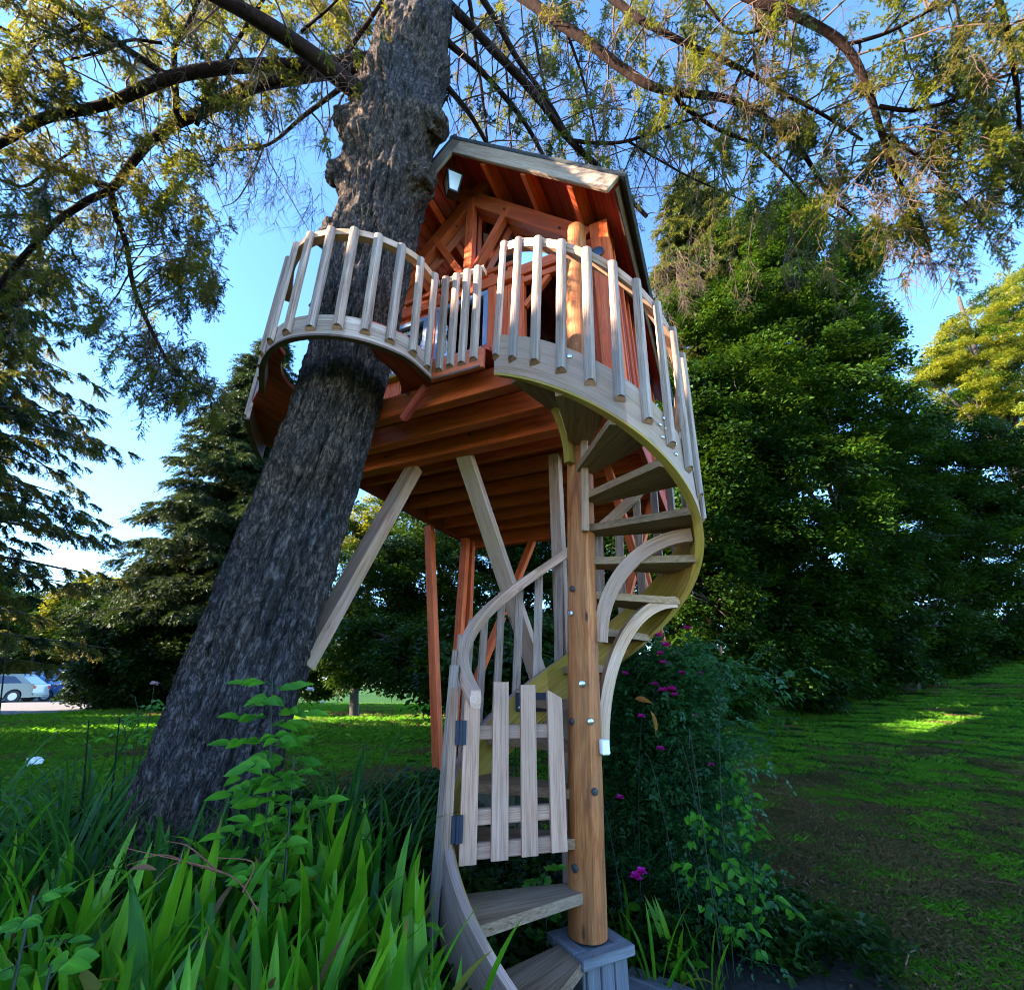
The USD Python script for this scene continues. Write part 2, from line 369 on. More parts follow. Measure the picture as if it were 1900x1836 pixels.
M['bark'] = usdkit.material(stage, '/World/Looks/spruce_bark', {
    'g': ('geometry', {}), 'mp': ('mapping', {'mapping_type': 'point', 'scale': (1, 1, .38)}),
    'v': ('voronoi_texture', {'scale': 34.0, 'feature': 'distance_to_edge'}), 'd': ('noise_texture', {'scale': 7.0, 'detail': 6.0, 'roughness': .7}),
    'av': ('mix_vector', {'fac': .2}), 'n': ('noise_texture', {'scale': 30.0, 'detail': 7.0, 'roughness': .7}), 'n2': ('noise_texture', {'scale': 1.7, 'detail': 4.0}),
    'r': ('rgb_ramp', {'ramp': [(.32, (.030, .021, .018)), (.5, (.100, .076, .066)), (.68, (.200, .160, .142))]}),
    'r2': ('rgb_ramp', {'ramp': [(.38, (.85, .86, 1.05)), (.62, (1.2, .95, .72))]}),
    're': ('rgb_ramp', {'ramp': [(0, (.10, .10, .10)), (.15, (1, 1, 1))]}),
    'x': ('mix_color', {'blend_type': 'multiply', 'fac': .9}), 'x2': ('mix_color', {'blend_type': 'multiply', 'fac': .9, 'use_clamp_result': False}),
    'h': ('math', {'math_type': 'multiply_add', 'value2': .5}), 'b': ('bump', {'strength': 1.0, 'distance': .05}),
    'p': ('principled_bsdf', {'roughness': .85, 'specular_ior_level': .25})},
    [('g.position', 'mp.vector'), ('mp.vector', 'd.vector'), ('mp.vector', 'av.a'), ('d.color', 'av.b'), ('av.result', 'v.vector'), ('mp.vector', 'n.vector'), ('g.position', 'n2.vector'),
     ('n.fac', 'r.fac'), ('n2.fac', 'r2.fac'), ('v.distance', 're.fac'), ('r.color', 'x.a'), ('re.color', 'x.b'), ('x.result', 'x2.a'), ('r2.color', 'x2.b'),
     ('re.color', 'h.value1'), ('n.fac', 'h.value3'), ('h.value', 'b.height'), ('b.normal', 'p.normal'), ('x2.result', 'p.base_color')], surface='p.BSDF')
M['limb'] = plain('limb_bark', (.020, .010, .008), .9, spec=.08, noise=.5, nscale=25, bump=.5)
M['twig'] = plain('twig_bark', (.085, .045, .028), .85)
M['dark_bark'] = plain('far_bark', (.045, .035, .03), .9, noise=.4, nscale=10)
M['needle'] = leaf('spruce_needle', (.024, .040, .006), (.125, .125, .010), .45, .5, 1.1, back=(.30, .29, .018))
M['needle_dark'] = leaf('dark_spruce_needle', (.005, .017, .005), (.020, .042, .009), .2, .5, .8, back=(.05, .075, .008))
M['needle_olive'] = leaf('olive_needle', (.018, .034, .006), (.085, .090, .010), .35, .5, .6, back=(.19, .19, .018))
M['needle_rust'] = leaf('brown_needle', (.035, .045, .010), (.12, .095, .018), .4, .5, .8, back=(.26, .20, .03))
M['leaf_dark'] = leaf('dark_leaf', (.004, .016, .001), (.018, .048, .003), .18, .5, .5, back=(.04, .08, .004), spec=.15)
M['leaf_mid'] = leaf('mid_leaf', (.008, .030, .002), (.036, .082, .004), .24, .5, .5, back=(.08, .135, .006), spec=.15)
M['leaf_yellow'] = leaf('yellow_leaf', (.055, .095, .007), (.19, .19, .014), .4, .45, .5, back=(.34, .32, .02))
M['leaf_rose'] = leaf('rose_leaf', (.007, .038, .009), (.026, .095, .022), .22, .45, 3.0, back=(.07, .24, .03), spec=.3)
M['leaf_fresh'] = leaf('fresh_leaf', (.022, .12, .005), (.085, .26, .012), .35, .5, 3.0, back=(.15, .40, .03))
M['iris'] = usdkit.material(stage, '/World/Looks/iris_leaf', {
    'a': ('attribute', {'attribute': 'grain'}), 'sx': ('separate_xyz', {}), 'g': ('geometry', {}), 'o': ('object_info', {}),
    'n': ('noise_texture', {'scale': 4.0, 'detail': 4.0, 'roughness': .6}), 'mr': ('math', {'math_type': 'multiply_add', 'value2': .6, 'value3': -.25}), 'ad': ('math', {'math_type': 'add'}),
    'r': ('rgb_ramp', {'ramp': [(.26, (.014, .080, .003)), (.45, (.062, .225, .006)), (.70, (.18, .38, .012))]}),
    'mp': ('mapping', {'mapping_type': 'point', 'scale': (3, 260, 1)}), 'v': ('noise_texture', {'scale': 1.0, 'detail': 2.0}), 'vr': ('rgb_ramp', {'ramp': [(.38, (.62, .66, .6)), (.6, (1, 1, 1))]}),
    'xv': ('mix_color', {'blend_type': 'multiply', 'fac': .75}),
    'tn': ('math', {'math_type': 'multiply_add', 'value2': .28}), 'tr': ('map_range', {'from_min': 1.06, 'from_max': 1.14, 'clamp': True}), 'xt': ('mix_color', {'blend_type': 'mix', 'b': (.22, .11, .03)}),
    'b': ('bump', {'strength': .3, 'distance': .004}), 'p': ('principled_bsdf', {'roughness': .42, 'specular_ior_level': .3}), 't': ('translucent_bsdf', {'color': (.10, .36, .015)}), 'x': ('mix_closure', {'fac': .36})},
    [('a.vector', 'sx.vector'), ('g.position', 'n.vector'), ('o.random', 'mr.value1'), ('n.fac', 'ad.value1'), ('mr.value', 'ad.value2'), ('ad.value', 'r.fac'), ('a.vector', 'mp.vector'), ('mp.vector', 'v.vector'), ('v.fac', 'vr.fac'),
     ('r.color', 'xv.a'), ('vr.color', 'xv.b'), ('n.fac', 'tn.value1'), ('sx.x', 'tn.value3'), ('tn.value', 'tr.value'), ('tr.result', 'xt.fac'), ('xv.result', 'xt.a'), ('xt.result', 'p.base_color'), ('v.fac', 'b.height'), ('b.normal', 'p.normal'),
     ('p.BSDF', 'x.closure1'), ('t.BSDF', 'x.closure2')], surface='x.closure')
M['strap'] = leaf('strap_leaf', (.010, .048, .004), (.034, .115, .010), .3, .4, 3.0, back=(.07, .22, .04))
M['yellowed'] = leaf('yellowed_leaf', (.20, .20, .02), (.34, .24, .03), .3, .5, 4.0)
M['dead'] = leaf('dead_leaf', (.10, .045, .018), (.26, .12, .05), .2, .7, 9.0)
M['rust'] = leaf('rust_leaf', (.30, .085, .012), (.44, .15, .02), .2, .5, 9.0)
M['stem_red'] = plain('red_stalk', (.16, .045, .02), .7)
M['stem_dark'] = plain('dark_stalk', (.010, .012, .006), .9, spec=.1)
M['stem_green'] = plain('green_stalk', (.010, .019, .005), .6)
M['petal'] = leaf('magenta_petal', (.55, .008, .20), (.80, .03, .42), .3, .5, 12.0)
M['petal_pink'] = leaf('pink_petal', (.60, .33, .36), (.80, .55, .52), .3, .5, 12.0)
M['petal_white'] = leaf('white_petal', (.75, .68, .70), (.85, .8, .8), .3, .5, 12.0)
M['blade'] = leaf('grass_blade', (.030, .115, .003), (.095, .235, .006), .38, .5, .9, back=(.14, .36, .008))
M['blade_dry'] = leaf('dry_grass_blade', (.045, .042, .009), (.14, .085, .030), .3, .6, 2.0, back=(.22, .17, .04))
# ---------------------------------------------------------------- ground
def sst(a, b, x):
    t = np.clip((x - a) / (b - a), 0, 1); return t * t * (3 - 2 * t)
def tz(x, y):
    x, y = np.asarray(x, float), np.asarray(y, float)
    left = .25 + .35 * sst(.5, 4.5, y)
    right = .083 * np.clip(y - 4, 0, 12) + .14 * np.clip(x - 4, 0, 14)
    wl = 1 - sst(-.75, .35, x)
    wl = np.maximum(wl, sst(9, 18, y) * (1 - sst(-1, 7, x)))
    h = left * wl + right * (1 - wl)
    return h + .05 * (meshkit.fbm(np.stack([x * .5, y * .5, x * 0], -1), 3, 5) - .5) * sst(1.5, 5, np.hypot(x, y))
mat_lawn = usdkit.material(stage, '/World/Looks/lawn_ground', {
    'g': ('geometry', {}), 'd': ('vector_math', {'math_type': 'distance', 'vector2': (1.7, 4.4, .1)}),
    'md': ('map_range', {'from_min': 1.0, 'from_max': 6.0, 'to_min': .33, 'to_max': -.20, 'clamp': True}),
    'n': ('noise_texture', {'scale': .9, 'detail': 8.0, 'roughness': .7}), 'ad': ('math', {'math_type': 'add'}),
    'r': ('rgb_ramp', {'ramp': [(.38, (.026, .090, .004)), (.56, (.038, .062, .008)), (.72, (.060, .042, .018)), (.92, (.085, .058, .032))]}),
    'n2': ('noise_texture', {'scale': 55.0, 'detail': 6.0, 'roughness': .75}),
    'r2': ('rgb_ramp', {'ramp': [(.3, (.35, .35, .35)), (.7, (1.3, 1.3, 1.3))]}),
    'x': ('mix_color', {'blend_type': 'multiply', 'fac': .8}),
    'b': ('bump', {'strength': .8, 'distance': .04}), 'p': ('principled_bsdf', {'roughness': .9, 'specular_ior_level': .15})},
    [('g.position', 'd.vector1'), ('d.value', 'md.value'), ('g.position', 'n.vector'), ('n.fac', 'ad.value1'), ('md.result', 'ad.value2'), ('ad.value', 'r.fac'),
     ('g.position', 'n2.vector'), ('n2.fac', 'r2.fac'), ('r.color', 'x.a'), ('r2.color', 'x.b'), ('x.result', 'p.base_color'), ('n2.fac', 'b.height'), ('b.normal', 'p.normal')], surface='p.BSDF')
mat_soil = plain('bed_soil', (.028, .020, .013), .95, noise=.6, nscale=30, bump=.8)
mat_drive = plain('driveway_gravel', (.105, .09, .088), .9, noise=.35, nscale=9, bump=.3)
def axis_pts(lo, hi, fine0, fine1, step, n):
    core = np.arange(fine0, fine1 + 1e-6, step)
    a = fine0 - np.geomspace(step, fine0 - lo, n)[::-1] if fine0 > lo else []
    b = fine1 + np.geomspace(step, hi - fine1, n)
    return np.concatenate([a, core, b])
gx, gy = axis_pts(-500, 500, -5, 9, .14, 40), axis_pts(-60, 600, -1, 14, .14, 40)
X, Y = np.meshgrid(gx, gy, indexing='ij')
Z = tz(X, Y)
i, j = np.meshgrid(np.arange(len(gx) - 1), np.arange(len(gy) - 1), indexing='ij'); ny = len(gy)
gq = np.stack([i * ny + j, (i + 1) * ny + j, (i + 1) * ny + j + 1, i * ny + j + 1], -1).reshape(-1, 4)
single('lawn', (np.stack([X, Y, Z], -1).reshape(-1, 3), gq), mat_lawn, 'uneven mown lawn, dry and brown near the staircase', None, smooth=True, kind='structure')
def sheet(poly, step, dz, bump=0):
    """a sheet of ground following the terrain inside an outline"""
    x0, y0, x1, y1 = poly.bounds
    xs, ys = np.arange(x0, x1 + step, step), np.arange(y0, y1 + step, step)
    A, B = np.meshgrid(xs, ys, indexing='ij'); n = len(ys)
    zz = tz(A, B) + dz
    if bump: zz = zz + bump * meshkit.fbm(np.stack([A * 6, B * 6, A * 0], -1), 3, 9)
    i, j = np.meshgrid(np.arange(len(xs) - 1), np.arange(n - 1), indexing='ij')
    q = np.stack([i * n + j, (i + 1) * n + j, (i + 1) * n + j + 1, i * n + j + 1], -1).reshape(-1, 4)
    import shapely
    keep = shapely.contains_xy(poly, A.ravel()[q].mean(1), B.ravel()[q].mean(1))
    used, inv = np.unique(q[keep], return_inverse=True)
    return np.stack([A, B, zz], -1).reshape(-1, 3)[used], inv.reshape(-1, 4)
bed_poly = unary_union([Point(-1.3, 1.9).buffer(2.2), Point(-.2, 3.0).buffer(1.5), Point(1.1, 3.6).buffer(1.0), Point(1.0, 4.4).buffer(.9)])
single('flower_bed', sheet(bed_poly, .07, .012, .03), mat_soil, 'dark soil of the planting bed round the tree and stairs', None, smooth=True, kind='structure')
drive_poly = Polygon([(-60, 24), (-45, 60), (-25, 60), (-17.2, 22.5), (-14.2, 17.2), (-17, 13.5), (-30, 13)])
single('driveway', sheet(drive_poly, .8, .03), mat_drive, 'grey driveway crossed by streaks of sun', None, smooth=True, kind='structure')
# ---------------------------------------------------------------- the treehouse
U2, W2 = np.array([math.cos(math.radians(24)), -math.sin(math.radians(24))]), np.array([math.sin(math.radians(24)), math.cos(math.radians(24))])
def H(s, w, z):
    q = np.array([-1.43, 4.07]) + s * U2 + w * W2
    return np.array([q[0], q[1], z])
UV3, WV3 = np.array([*U2, 0]), np.array([*W2, 0])
S0, SA, S1 = -.40, 1.065, 2.55       # left corner, ridge, right corner
ZR, DEPTH, ZD = 7.15, 2.85, 3.70    # ridge, depth, deck level
HS = thing('treehouse', 'small red cedar treehouse with steep gable roof built against the big trunk', 'treehouse', H(SA, 0, ZD))
def hb(p0, p1, w, h, name, mat, up=(0, 0, 1), label=None, parent=HS):
    return put(parent, name, beam(p0, p1, w, h, up), mat, label=label)
# roof
W0, W1 = -.47, DEPTH + .35
for sg in (-1, 1):
    nrm = np.array([*(U2 * sg), 1.0]) / math.sqrt(2)
    dwn = np.array([*(U2 * sg), -1.0]) / math.sqrt(2)
    mid = lambda a, w, off: np.array([*H(SA + sg * a, w, ZR - a)]) + nrm * off
    hb(mid(.87, W0 - .03, -.02), mid(.87, W1, -.02), 1.78 * math.sqrt(2), .045, 'roof_slope', M['shingle'], nrm)
    soffit = HS
    nb = 20
    for k in range(nb):
        a = (k + .5) * 1.72 / nb
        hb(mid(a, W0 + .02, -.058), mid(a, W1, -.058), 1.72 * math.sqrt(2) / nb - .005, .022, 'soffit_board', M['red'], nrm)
    p0, p1 = mid(0.0, W0 - .005, -.115), mid(1.72, W0 - .005, -.115)
    hb(p0 - dwn * -.0, p1, .036, .165, 'barge_board', M['barge'], nrm)
    for a in ((.02, .50, .95, 1.40) if sg > 0 else (.5, .95, 1.40)):
        hb(mid(a, W0 + .03, -.14), mid(a, W1 - .1, -.14), .075, .135, 'purlin', M['orange'], nrm)
    # truss chord on the front wall
    hb(mid(.0, .0, -.30), mid(1.50, .0, -.30), .10, .18, 'truss_chord', M['orange'], nrm)
    hb(mid(1.72, W0 + .04, -.10), mid(1.72, W1, -.10), .03, .05, 'eave_board', M['interior'], nrm)
# truss
hb(H(SA, -.01, 5.46), H(SA, -.01, 6.72), .085, .10, 'king_post', M['orange'], UV3)
for sg in (-1, 1):
    hb(H(SA + sg * .03, -.012, 5.48), H(SA + sg * .47, -.012, 6.30), .075, .085, 'truss_strut', M['orange'], WV3)
hb(H(S0, -.005, 5.30), H(S1, -.005, 5.30), .09, .13, 'tie_beam', M['orange'])
hb(H(S0, -.005, 5.45), H(1.62, -.005, 5.45), .085, .055, 'upper_rail', M['orange'])
for s in np.arange(S0 + .2, 1.6, .22): hb(H(s, -.005, 5.362), H(s, -.005, 5.424), .05, .07, 'spacer_block', M['orange'], UV3)
gp = Polygon([(S0 + .1, 5.48), (S1 - .1, 5.48), (SA, 6.78)])
v, f = plate(gp, 0, .008)
put(HS, 'gable_pane', (np.stack([-1.43 + v[:, 0] * U2[0] + (.05 + v[:, 2]) * W2[0], 4.07 + v[:, 0] * U2[1] + (.05 + v[:, 2]) * W2[1], v[:, 1]], 1), f), M['glass'])
# posts
def vpost(s, w, z0, z1, a, b, name='corner_post', mat=None, label=None):
    return hb(H(s, w, z0), H(s, w, z1), a, b, name, mat or M['orange'], UV3, label)
vpost(S0 + .06, 0, ZD, 5.24, .13, .13)
vpost(S1 - .07, 0, ZD, 5.52, .15, .17)
vpost(S0 + .06, DEPTH, ZD, 5.24, .12, .12); vpost(S1 - .07, DEPTH, ZD, 5.5, .12, .12)
put(HS, 'oval_plaque', (lambda g: (g[0], g[1]))(disc(H(S1 - .10, -.088, 5.12), -WV3, .058, .012, 20)), M['oval'], label='small dark oval plaque on the corner post')
for s in (.66, 1.36, 1.66, 2.36): vpost(s, 0, ZD, 5.235, .075, .09, 'door_post' if s > 1.5 else 'wall_post')
hb(H(1.70, -.01, 5.17), H(2.36, -.01, 5.17), .06, .07, 'door_head', M['orange'])
for s, d in ((1.70, .26), (2.32, -.26)):
    hb(H(s, .0, 4.85), H(s + d, .0, 5.14), .05, .06, 'knee_brace', M['orange'], WV3)
# cladding of the front, left of the window and round it
def vboards(s0, s1, w, z0, z1, mat, n, name='wall_board', along='s', s_fix=None):
    for k in range(n):
        a, b = s0 + (s1 - s0) * k / n, s0 + (s1 - s0) * (k + 1) / n
        m = (a + b) / 2; j = R.uniform(-.003, .003)
        if along == 's': put(HS, name, beam(H(m, w + j, z0), H(m, w + j, z1), (b - a) - .006, .022, WV3), mat)
        else: put(HS, name, beam(H(s_fix + j, m, z0), H(s_fix + j, m, z1), .022, (b - a) - .006, WV3), mat)
vboards(S0 + .13, .62, .01, ZD, 4.42, M['orange'], 8)
vboards(.70, 1.32, .01, ZD, 4.40, M['orange'], 5)
vboards(1.40, 1.62, .01, ZD, 5.22, M['orange'], 2)
vboards(S0 + .13, .62, .01, 5.16, 5.235, M['orange'], 6, 'short_board')
def window(s0, s1, z0, z1, w, nx=2):
    wp = put(HS, 'window', join([beam(H(s0, w, z0 + .03), H(s1, w, z0 + .03), .06, .06), beam(H(s0, w, z1 - .03), H(s1, w, z1 - .03), .06, .06),
             beam(H(s0 + .03, w, z0 + .06), H(s0 + .03, w, z1 - .06), .06, .06, UV3), beam(H(s1 - .03, w, z0 + .06), H(s1 - .03, w, z1 - .06), .06, .06, UV3)]), M['frame'])
    put(wp, 'pane', beam(H(s0 + .06, w + .01, (z0 + z1) / 2), H(s1 - .06, w + .01, (z0 + z1) / 2), .008, z1 - z0 - .125, b=.001)[:2], M['glass_mirror'])
    put(wp, 'sill', beam(H(s0 - .02, w - .03, z0 - .02), H(s1 + .02, w - .03, z0 - .02), .10, .035), M['olive_wood'])
M['glass_mirror'] = pane('mirror_glass', (.35, .38, .4), 4.2)
window(.70, 1.32, 4.46, 5.22, .0)
window(S0 + .16, .60, 4.46, 5.16, .0)
# side walls and back
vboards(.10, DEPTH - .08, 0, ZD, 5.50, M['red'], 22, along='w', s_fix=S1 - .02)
for w in np.arange(.15, DEPTH - .1, .36):
    put(HS, 'batten', beam(H(S1 + .012, w, ZD), H(S1 + .012, w, 5.5), .024, .045, WV3), M['orange'])
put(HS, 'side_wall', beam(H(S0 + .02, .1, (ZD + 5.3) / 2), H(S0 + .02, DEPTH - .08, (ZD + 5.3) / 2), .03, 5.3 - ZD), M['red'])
v, f = plate(Polygon([(S0, ZD), (S1 - .14, ZD), (S1 - .14, 5.5), (SA, 6.95), (S0, 5.5)]), 0, .03)
put(HS, 'back_wall', (np.stack([-1.43 + v[:, 0] * U2[0] + (DEPTH - .06 + v[:, 2]) * W2[0], 4.07 + v[:, 0] * U2[1] + (DEPTH - .06 + v[:, 2]) * W2[1], v[:, 1]], 1), f), M['interior'])
hb(H(1.75, .9, 3.9), H(2.3, 1.5, 5.1), .05, .07, 'inner_brace', M['orange']); hb(H(2.3, .9, 3.9), H(1.75, 1.5, 5.1), .05, .07, 'inner_brace', M['orange'])
# ------ deck: outline in plan, boards along the depth of the house, a hole for the trunk
TRUNK = np.array([  # z, x, y, r
    [.1, -1.77, 3.02, .42], [.5, -1.74, 3.01, .355], [.9, -1.71, 3.0, .33], [1.4, -1.655, 3.0, .315], [2.05, -1.55, 2.98, .305], [3.24, -1.36, 2.96, .28], [4.0, -1.285, 2.95, .28],
    [5.25, -1.23, 2.95, .325], [6.75, -1.23, 2.96, .385], [8.25, -1.18, 2.97, .395], [9.5, -1.19, 2.98, .40], [12, -1.17, 3.0, .36], [16, -1.1, 3.0, .28]])
PA, PB = np.array([-.58, 2.72]), np.array([-.19, 2.56])
RING = spline(np.array([PA, (-.74, 2.45), (-1.05, 2.285), (-1.40, 2.30), (-1.66, 2.50), (-1.86, 2.86)]), 60)
FAR = np.array([(-2.16, 3.22), (-2.30, 3.55), (-2.42, 3.95)])
hole = unary_union([Point(-1.31, 2.95).buffer(.44), sbox(-1.62, 2.1, -.98, 2.95)])
hx = lambda s, w: tuple(H(s, w, 0)[:2])
deck_poly = Polygon([tuple(PB), tuple(PA)] + [tuple(p) for p in RING[3:]] + [tuple(p) for p in FAR] + [hx(S0 - .1, .5), hx(S0, DEPTH), hx(S1, DEPTH), hx(S1, .02), (.52, 3.06), (.36, 2.84)]).buffer(0).difference(hole)
ang = math.atan2(W2[1], W2[0])
for s in np.arange(-1.6, 2.7, .125):
    strip = Polygon([hx(s + .003, -2.4), hx(s + .122, -2.4), hx(s + .122, 4), hx(s + .003, 4)])
    pc = strip.intersection(deck_poly)
    for g in getattr(pc, 'geoms', [pc]):
        if g.is_empty or g.area < .004 or g.geom_type != 'Polygon': continue
        v, f = plate(g, ZD - .035, ZD)
        gr = np.stack([v[:, :2] @ W2, v[:, :2] @ U2, v[:, 2]], 1)
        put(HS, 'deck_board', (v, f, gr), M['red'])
# joists, main beam, trimmers
for w, zc in ((-.66, 3.535), (-.32, 3.525)): hb(H(-.2, w, zc), H(2.02, w, zc), .10, .19, 'joist', M['orange'], label='thick orange joist under the deck')
hb(H(-.42, -.02, 3.49), H(2.42, -.02, 3.49), .13, .20, 'main_beam', M['orange'], label='bright orange main beam under the front wall')
for w in np.arange(.40, 2.6, .40): hb(H(S0 + .05, w, 3.58), H(S1 - .05, w, 3.58), .06, .155, 'joist', M['orange'])
hb(H(S0, DEPTH - .06, 3.52), H(S1, DEPTH - .06, 3.52), .10, .24, 'back_beam', M['orange'])
for s in (S0 + .02, S1 - .02): hb(H(s, .06, 3.56), H(s, DEPTH - .12, 3.56), .05, .19, 'rim_joist', M['red'])
fe0, fe1 = np.array([*PA, 3.585]), np.array([*PB, 3.585])
hb(fe0, fe1, .035, .17, 'deck_fascia', M['orange'])
# struts and legs
def strut(p0, p1, w, h, mat, up=(0, 0, 1), name='leg', label=None): return hb(p0, p1, w, h, name, mat, up, label)
strut(tuple(at_y(560, 1236, 3.16)), (-.93, 3.93, 3.40), .13, .11, M['pale'], WV3, 'strut', 'pale strut from the trunk up to the main beam')
strut((.66, 4.62, .35), (-.43, 3.70, 3.42), .14, .10, M['pale'], WV3, 'leg', 'pale sloping leg')
strut((.405, 3.85, .25), (.405, 3.85, 3.49), .11, .10, M['pale'], UV3)
strut((-.80, 5.92, .35), (-1.10, 5.80, 3.45), .10, .10, M['orange'], UV3)
strut((-.74, 6.25, .35), (-.66, 6.28, 3.42), .10, .10, M['orange'], UV3)
strut((-.60, 6.35, .35), (-.58, 6.38, 3.42), .08, .08, M['orange'], UV3)
strut((-.95, 6.45, .35), (.30, 6.35, 3.42), .09, .09, M['orange'], UV3, 'leg')
strut((1.9, 5.5, .4), (1.6, 5.7, 3.45), .10, .10, M['orange'], UV3)
strut((1.35, 4.55, 2.2), (.95, 4.1, 3.5), .08, .08, M['orange'], UV3, 'strut')
strut((1.2, 4.9, 2.3), (1.65, 5.0, 3.5), .08, .08, M['orange'], UV3, 'strut')
strut(tuple(at_y(748, 778, 2.98)), tuple(at_y(792, 716, 2.80)), .06, .05, M['red'], UV3, 'strut')
for s, w, z in ((1.0, -.727, 3.60), (.3, -.09, 3.49), (1.2, -.09, 3.52), (.9, -.055, 6.32), (1.5, -.06, 6.27), (2.1, -.06, 5.66)):
    put(HS, 'bolt', disc(H(s, w, z), -WV3, .014, .010)[:2], M['dark_hole'])
# ------ railing round the trunk and along the front of the deck
RL = thing('deck_railing', 'weathered curved deck railing of half-round balusters bulging round the trunk', 'railing', (-1.1, 2.6, ZD))
TOPZ = 4.46
def rail_run(path, outn, gap=.158, board=(3.52, 3.68), mat=None):
    n = len(path); P3 = np.column_stack([path, np.zeros(n)])
    N = np.column_stack([outn, np.zeros(n)])
    put(RL, 'kick_board', sweep(P3, [(-.012, board[0]), (.012, board[0]), (.012, board[1]), (-.012, board[1])], N), M['silver'], True)
    put(RL, 'edge_strip', sweep(P3, [(-.014, board[0] - .018), (.022, board[0] - .018), (.022, board[0] - .002), (-.014, board[0] - .002)], N), M['interior'], True)
    put(RL, 'top_rail', sweep(P3, [(-.045, TOPZ - .055), (.012, TOPZ - .055), (.012, TOPZ), (-.045, TOPZ)], N), M['pale'], True)
    L = np.concatenate([[0], np.cumsum(np.linalg.norm(np.diff(path, axis=0), axis=1))])
    k = max(2, int(round(L[-1] / gap)))
    for s in (np.arange(k) + .5) / k * L[-1]:
        x = np.array([np.interp(s, L, path[:, c]) for c in (0, 1)]); o = np.array([np.interp(s, L, outn[:, c]) for c in (0, 1)]); o /= np.linalg.norm(o)
        p = np.array([*(x + o * .0125), 0]); lean = R.uniform(-.006, .006)
        stick(RL, 'baluster', p + [lean, 0, board[0] + .035 + R.uniform(-.008, .008)], p + [-lean, 0, TOPZ - .012 + R.uniform(-.004, .006)], .033, (*o, 0), M['silver'])
def outward(path, c):
    t = np.gradient(path, axis=0); n = np.stack([t[:, 1], -t[:, 0]], 1); n /= np.linalg.norm(n, axis=1, keepdims=True)
    return np.where(((path - c) * n).sum(1, keepdims=True) < 0, -n, n)
rail_run(RING, outward(RING, np.array([-1.30, 3.0])))
fp = np.array([PA + (PB - PA) * t for t in np.linspace(.06, .94, 6)])
rail_run(fp, outward(fp, np.array([-.3, 3.6])), .093)
rail_run(spline(FAR, 16), outward(spline(FAR, 16), np.array([-1.3, 3.6])))
# inner side rail of the deck, seen between the balusters
ip = np.array([(-.62, 2.95), (-.78, 3.55)])
ip = np.array([ip[0] + (ip[1] - ip[0]) * t for t in np.linspace(0, 1, 6)])
# ------ lantern hanging from the ridge
lp = at_t(840, 345, 5.0)
LT = thing('lantern', 'square tapered lantern with pale glass hanging under the gable peak', 'lantern', lp)
def frustum(c, r0, r1, h, z0, yaw):
    a = yaw + np.arange(4) * np.pi / 2
    lo = np.stack([np.cos(a) * r0, np.sin(a) * r0, np.full(4, z0)], 1); hi = np.stack([np.cos(a) * r1, np.sin(a) * r1, np.full(4, z0 + h)], 1)
    v = np.vstack([lo, hi]) + c
    f = [[k, (k + 1) % 4, 4 + (k + 1) % 4, 4 + k] for k in range(4)] + [[3, 2, 1, 0], [4, 5, 6, 7]]
    return v, np.array(f)
ya = math.radians(68)
put(LT, 'glass_body', frustum(lp, .070, .115, .24, -.13, ya), M['lamp_glass'])
put(LT, 'roof_cap', frustum(lp, .135, .05, .07, .113, ya), M['black'])
put(LT, 'base', frustum(lp, .075, .078, .02, -.152, ya), M['black'])
a4 = ya + np.arange(4) * np.pi / 2
for a in a4: put(LT, 'glazing_bar', tube([lp + [math.cos(a) * .072, math.sin(a) * .072, -.13], lp + [math.cos(a) * .118, math.sin(a) * .118, .112]], .010, 6)[:2], M['black'])
put(LT, 'hanger', tube([lp + [0, 0, .18], lp + [0, 0, .52]], .008, 6)[:2], M['black'])
# ---------------------------------------------------------------- spiral staircase
def CX(z): return .378 + .042 * (z - .35)
CY = 2.96
def SPT(phi, r, z):
    a = math.radians(phi); return np.array([CX(z) - r * math.sin(a), CY - r * math.cos(a), z])
def ZB(phi): return 3.5 - .0086 * (417 - phi)
RS = .74
ST = thing('spiral_staircase', 'weathered wooden spiral staircase winding round a tall round post', 'staircase', (.40, 2.96, 0))
phis = np.linspace(6, 416, 170)
rad = np.array([[-math.sin(math.radians(p)), -math.cos(math.radians(p)), 0] for p in phis])
path = np.array([[CX(ZB(p)) - RS * math.sin(math.radians(p)), CY - RS * math.cos(math.radians(p)), ZB(p)] for p in phis])
put(ST, 'stringer', sweep(path, [(-.022, -.05), (.022, -.05), (.022, .265), (-.022, .265)], rad), M['pale'], True)
put(ST, 'stringer_edge', sweep(path, [(-.030, -.068), (.0225, -.068), (.0225, -.052), (-.030, -.052)], rad), M['olive_wood'], True)
put(ST, 'stringer_lining', sweep(path, [(-.030, -.046), (-.0235, -.046), (-.0235, .258), (-.030, .258)], rad), M['olive_wood'], True)
hp = np.linspace(57, 419, 150)
hrad = np.array([[-math.sin(math.radians(p)), -math.cos(math.radians(p)), 0] for p in hp])
def ZH(p): return ZB(p) + np.interp(p, [57, 100, 200, 300, 420], [1.06, 1.05, 1.10, 1.13, 1.16])
hpath = np.array([[CX(ZH(p)) - (RS - .012) * math.sin(math.radians(p)), CY - (RS - .012) * math.cos(math.radians(p)), ZH(p)] for p in hp])
put(ST, 'handrail', sweep(hpath, [(-.028, -.075), (.028, -.075), (.034, -.03), (.028, .01), (-.028, .01), (-.034, -.03)], hrad), M['pale'], True)
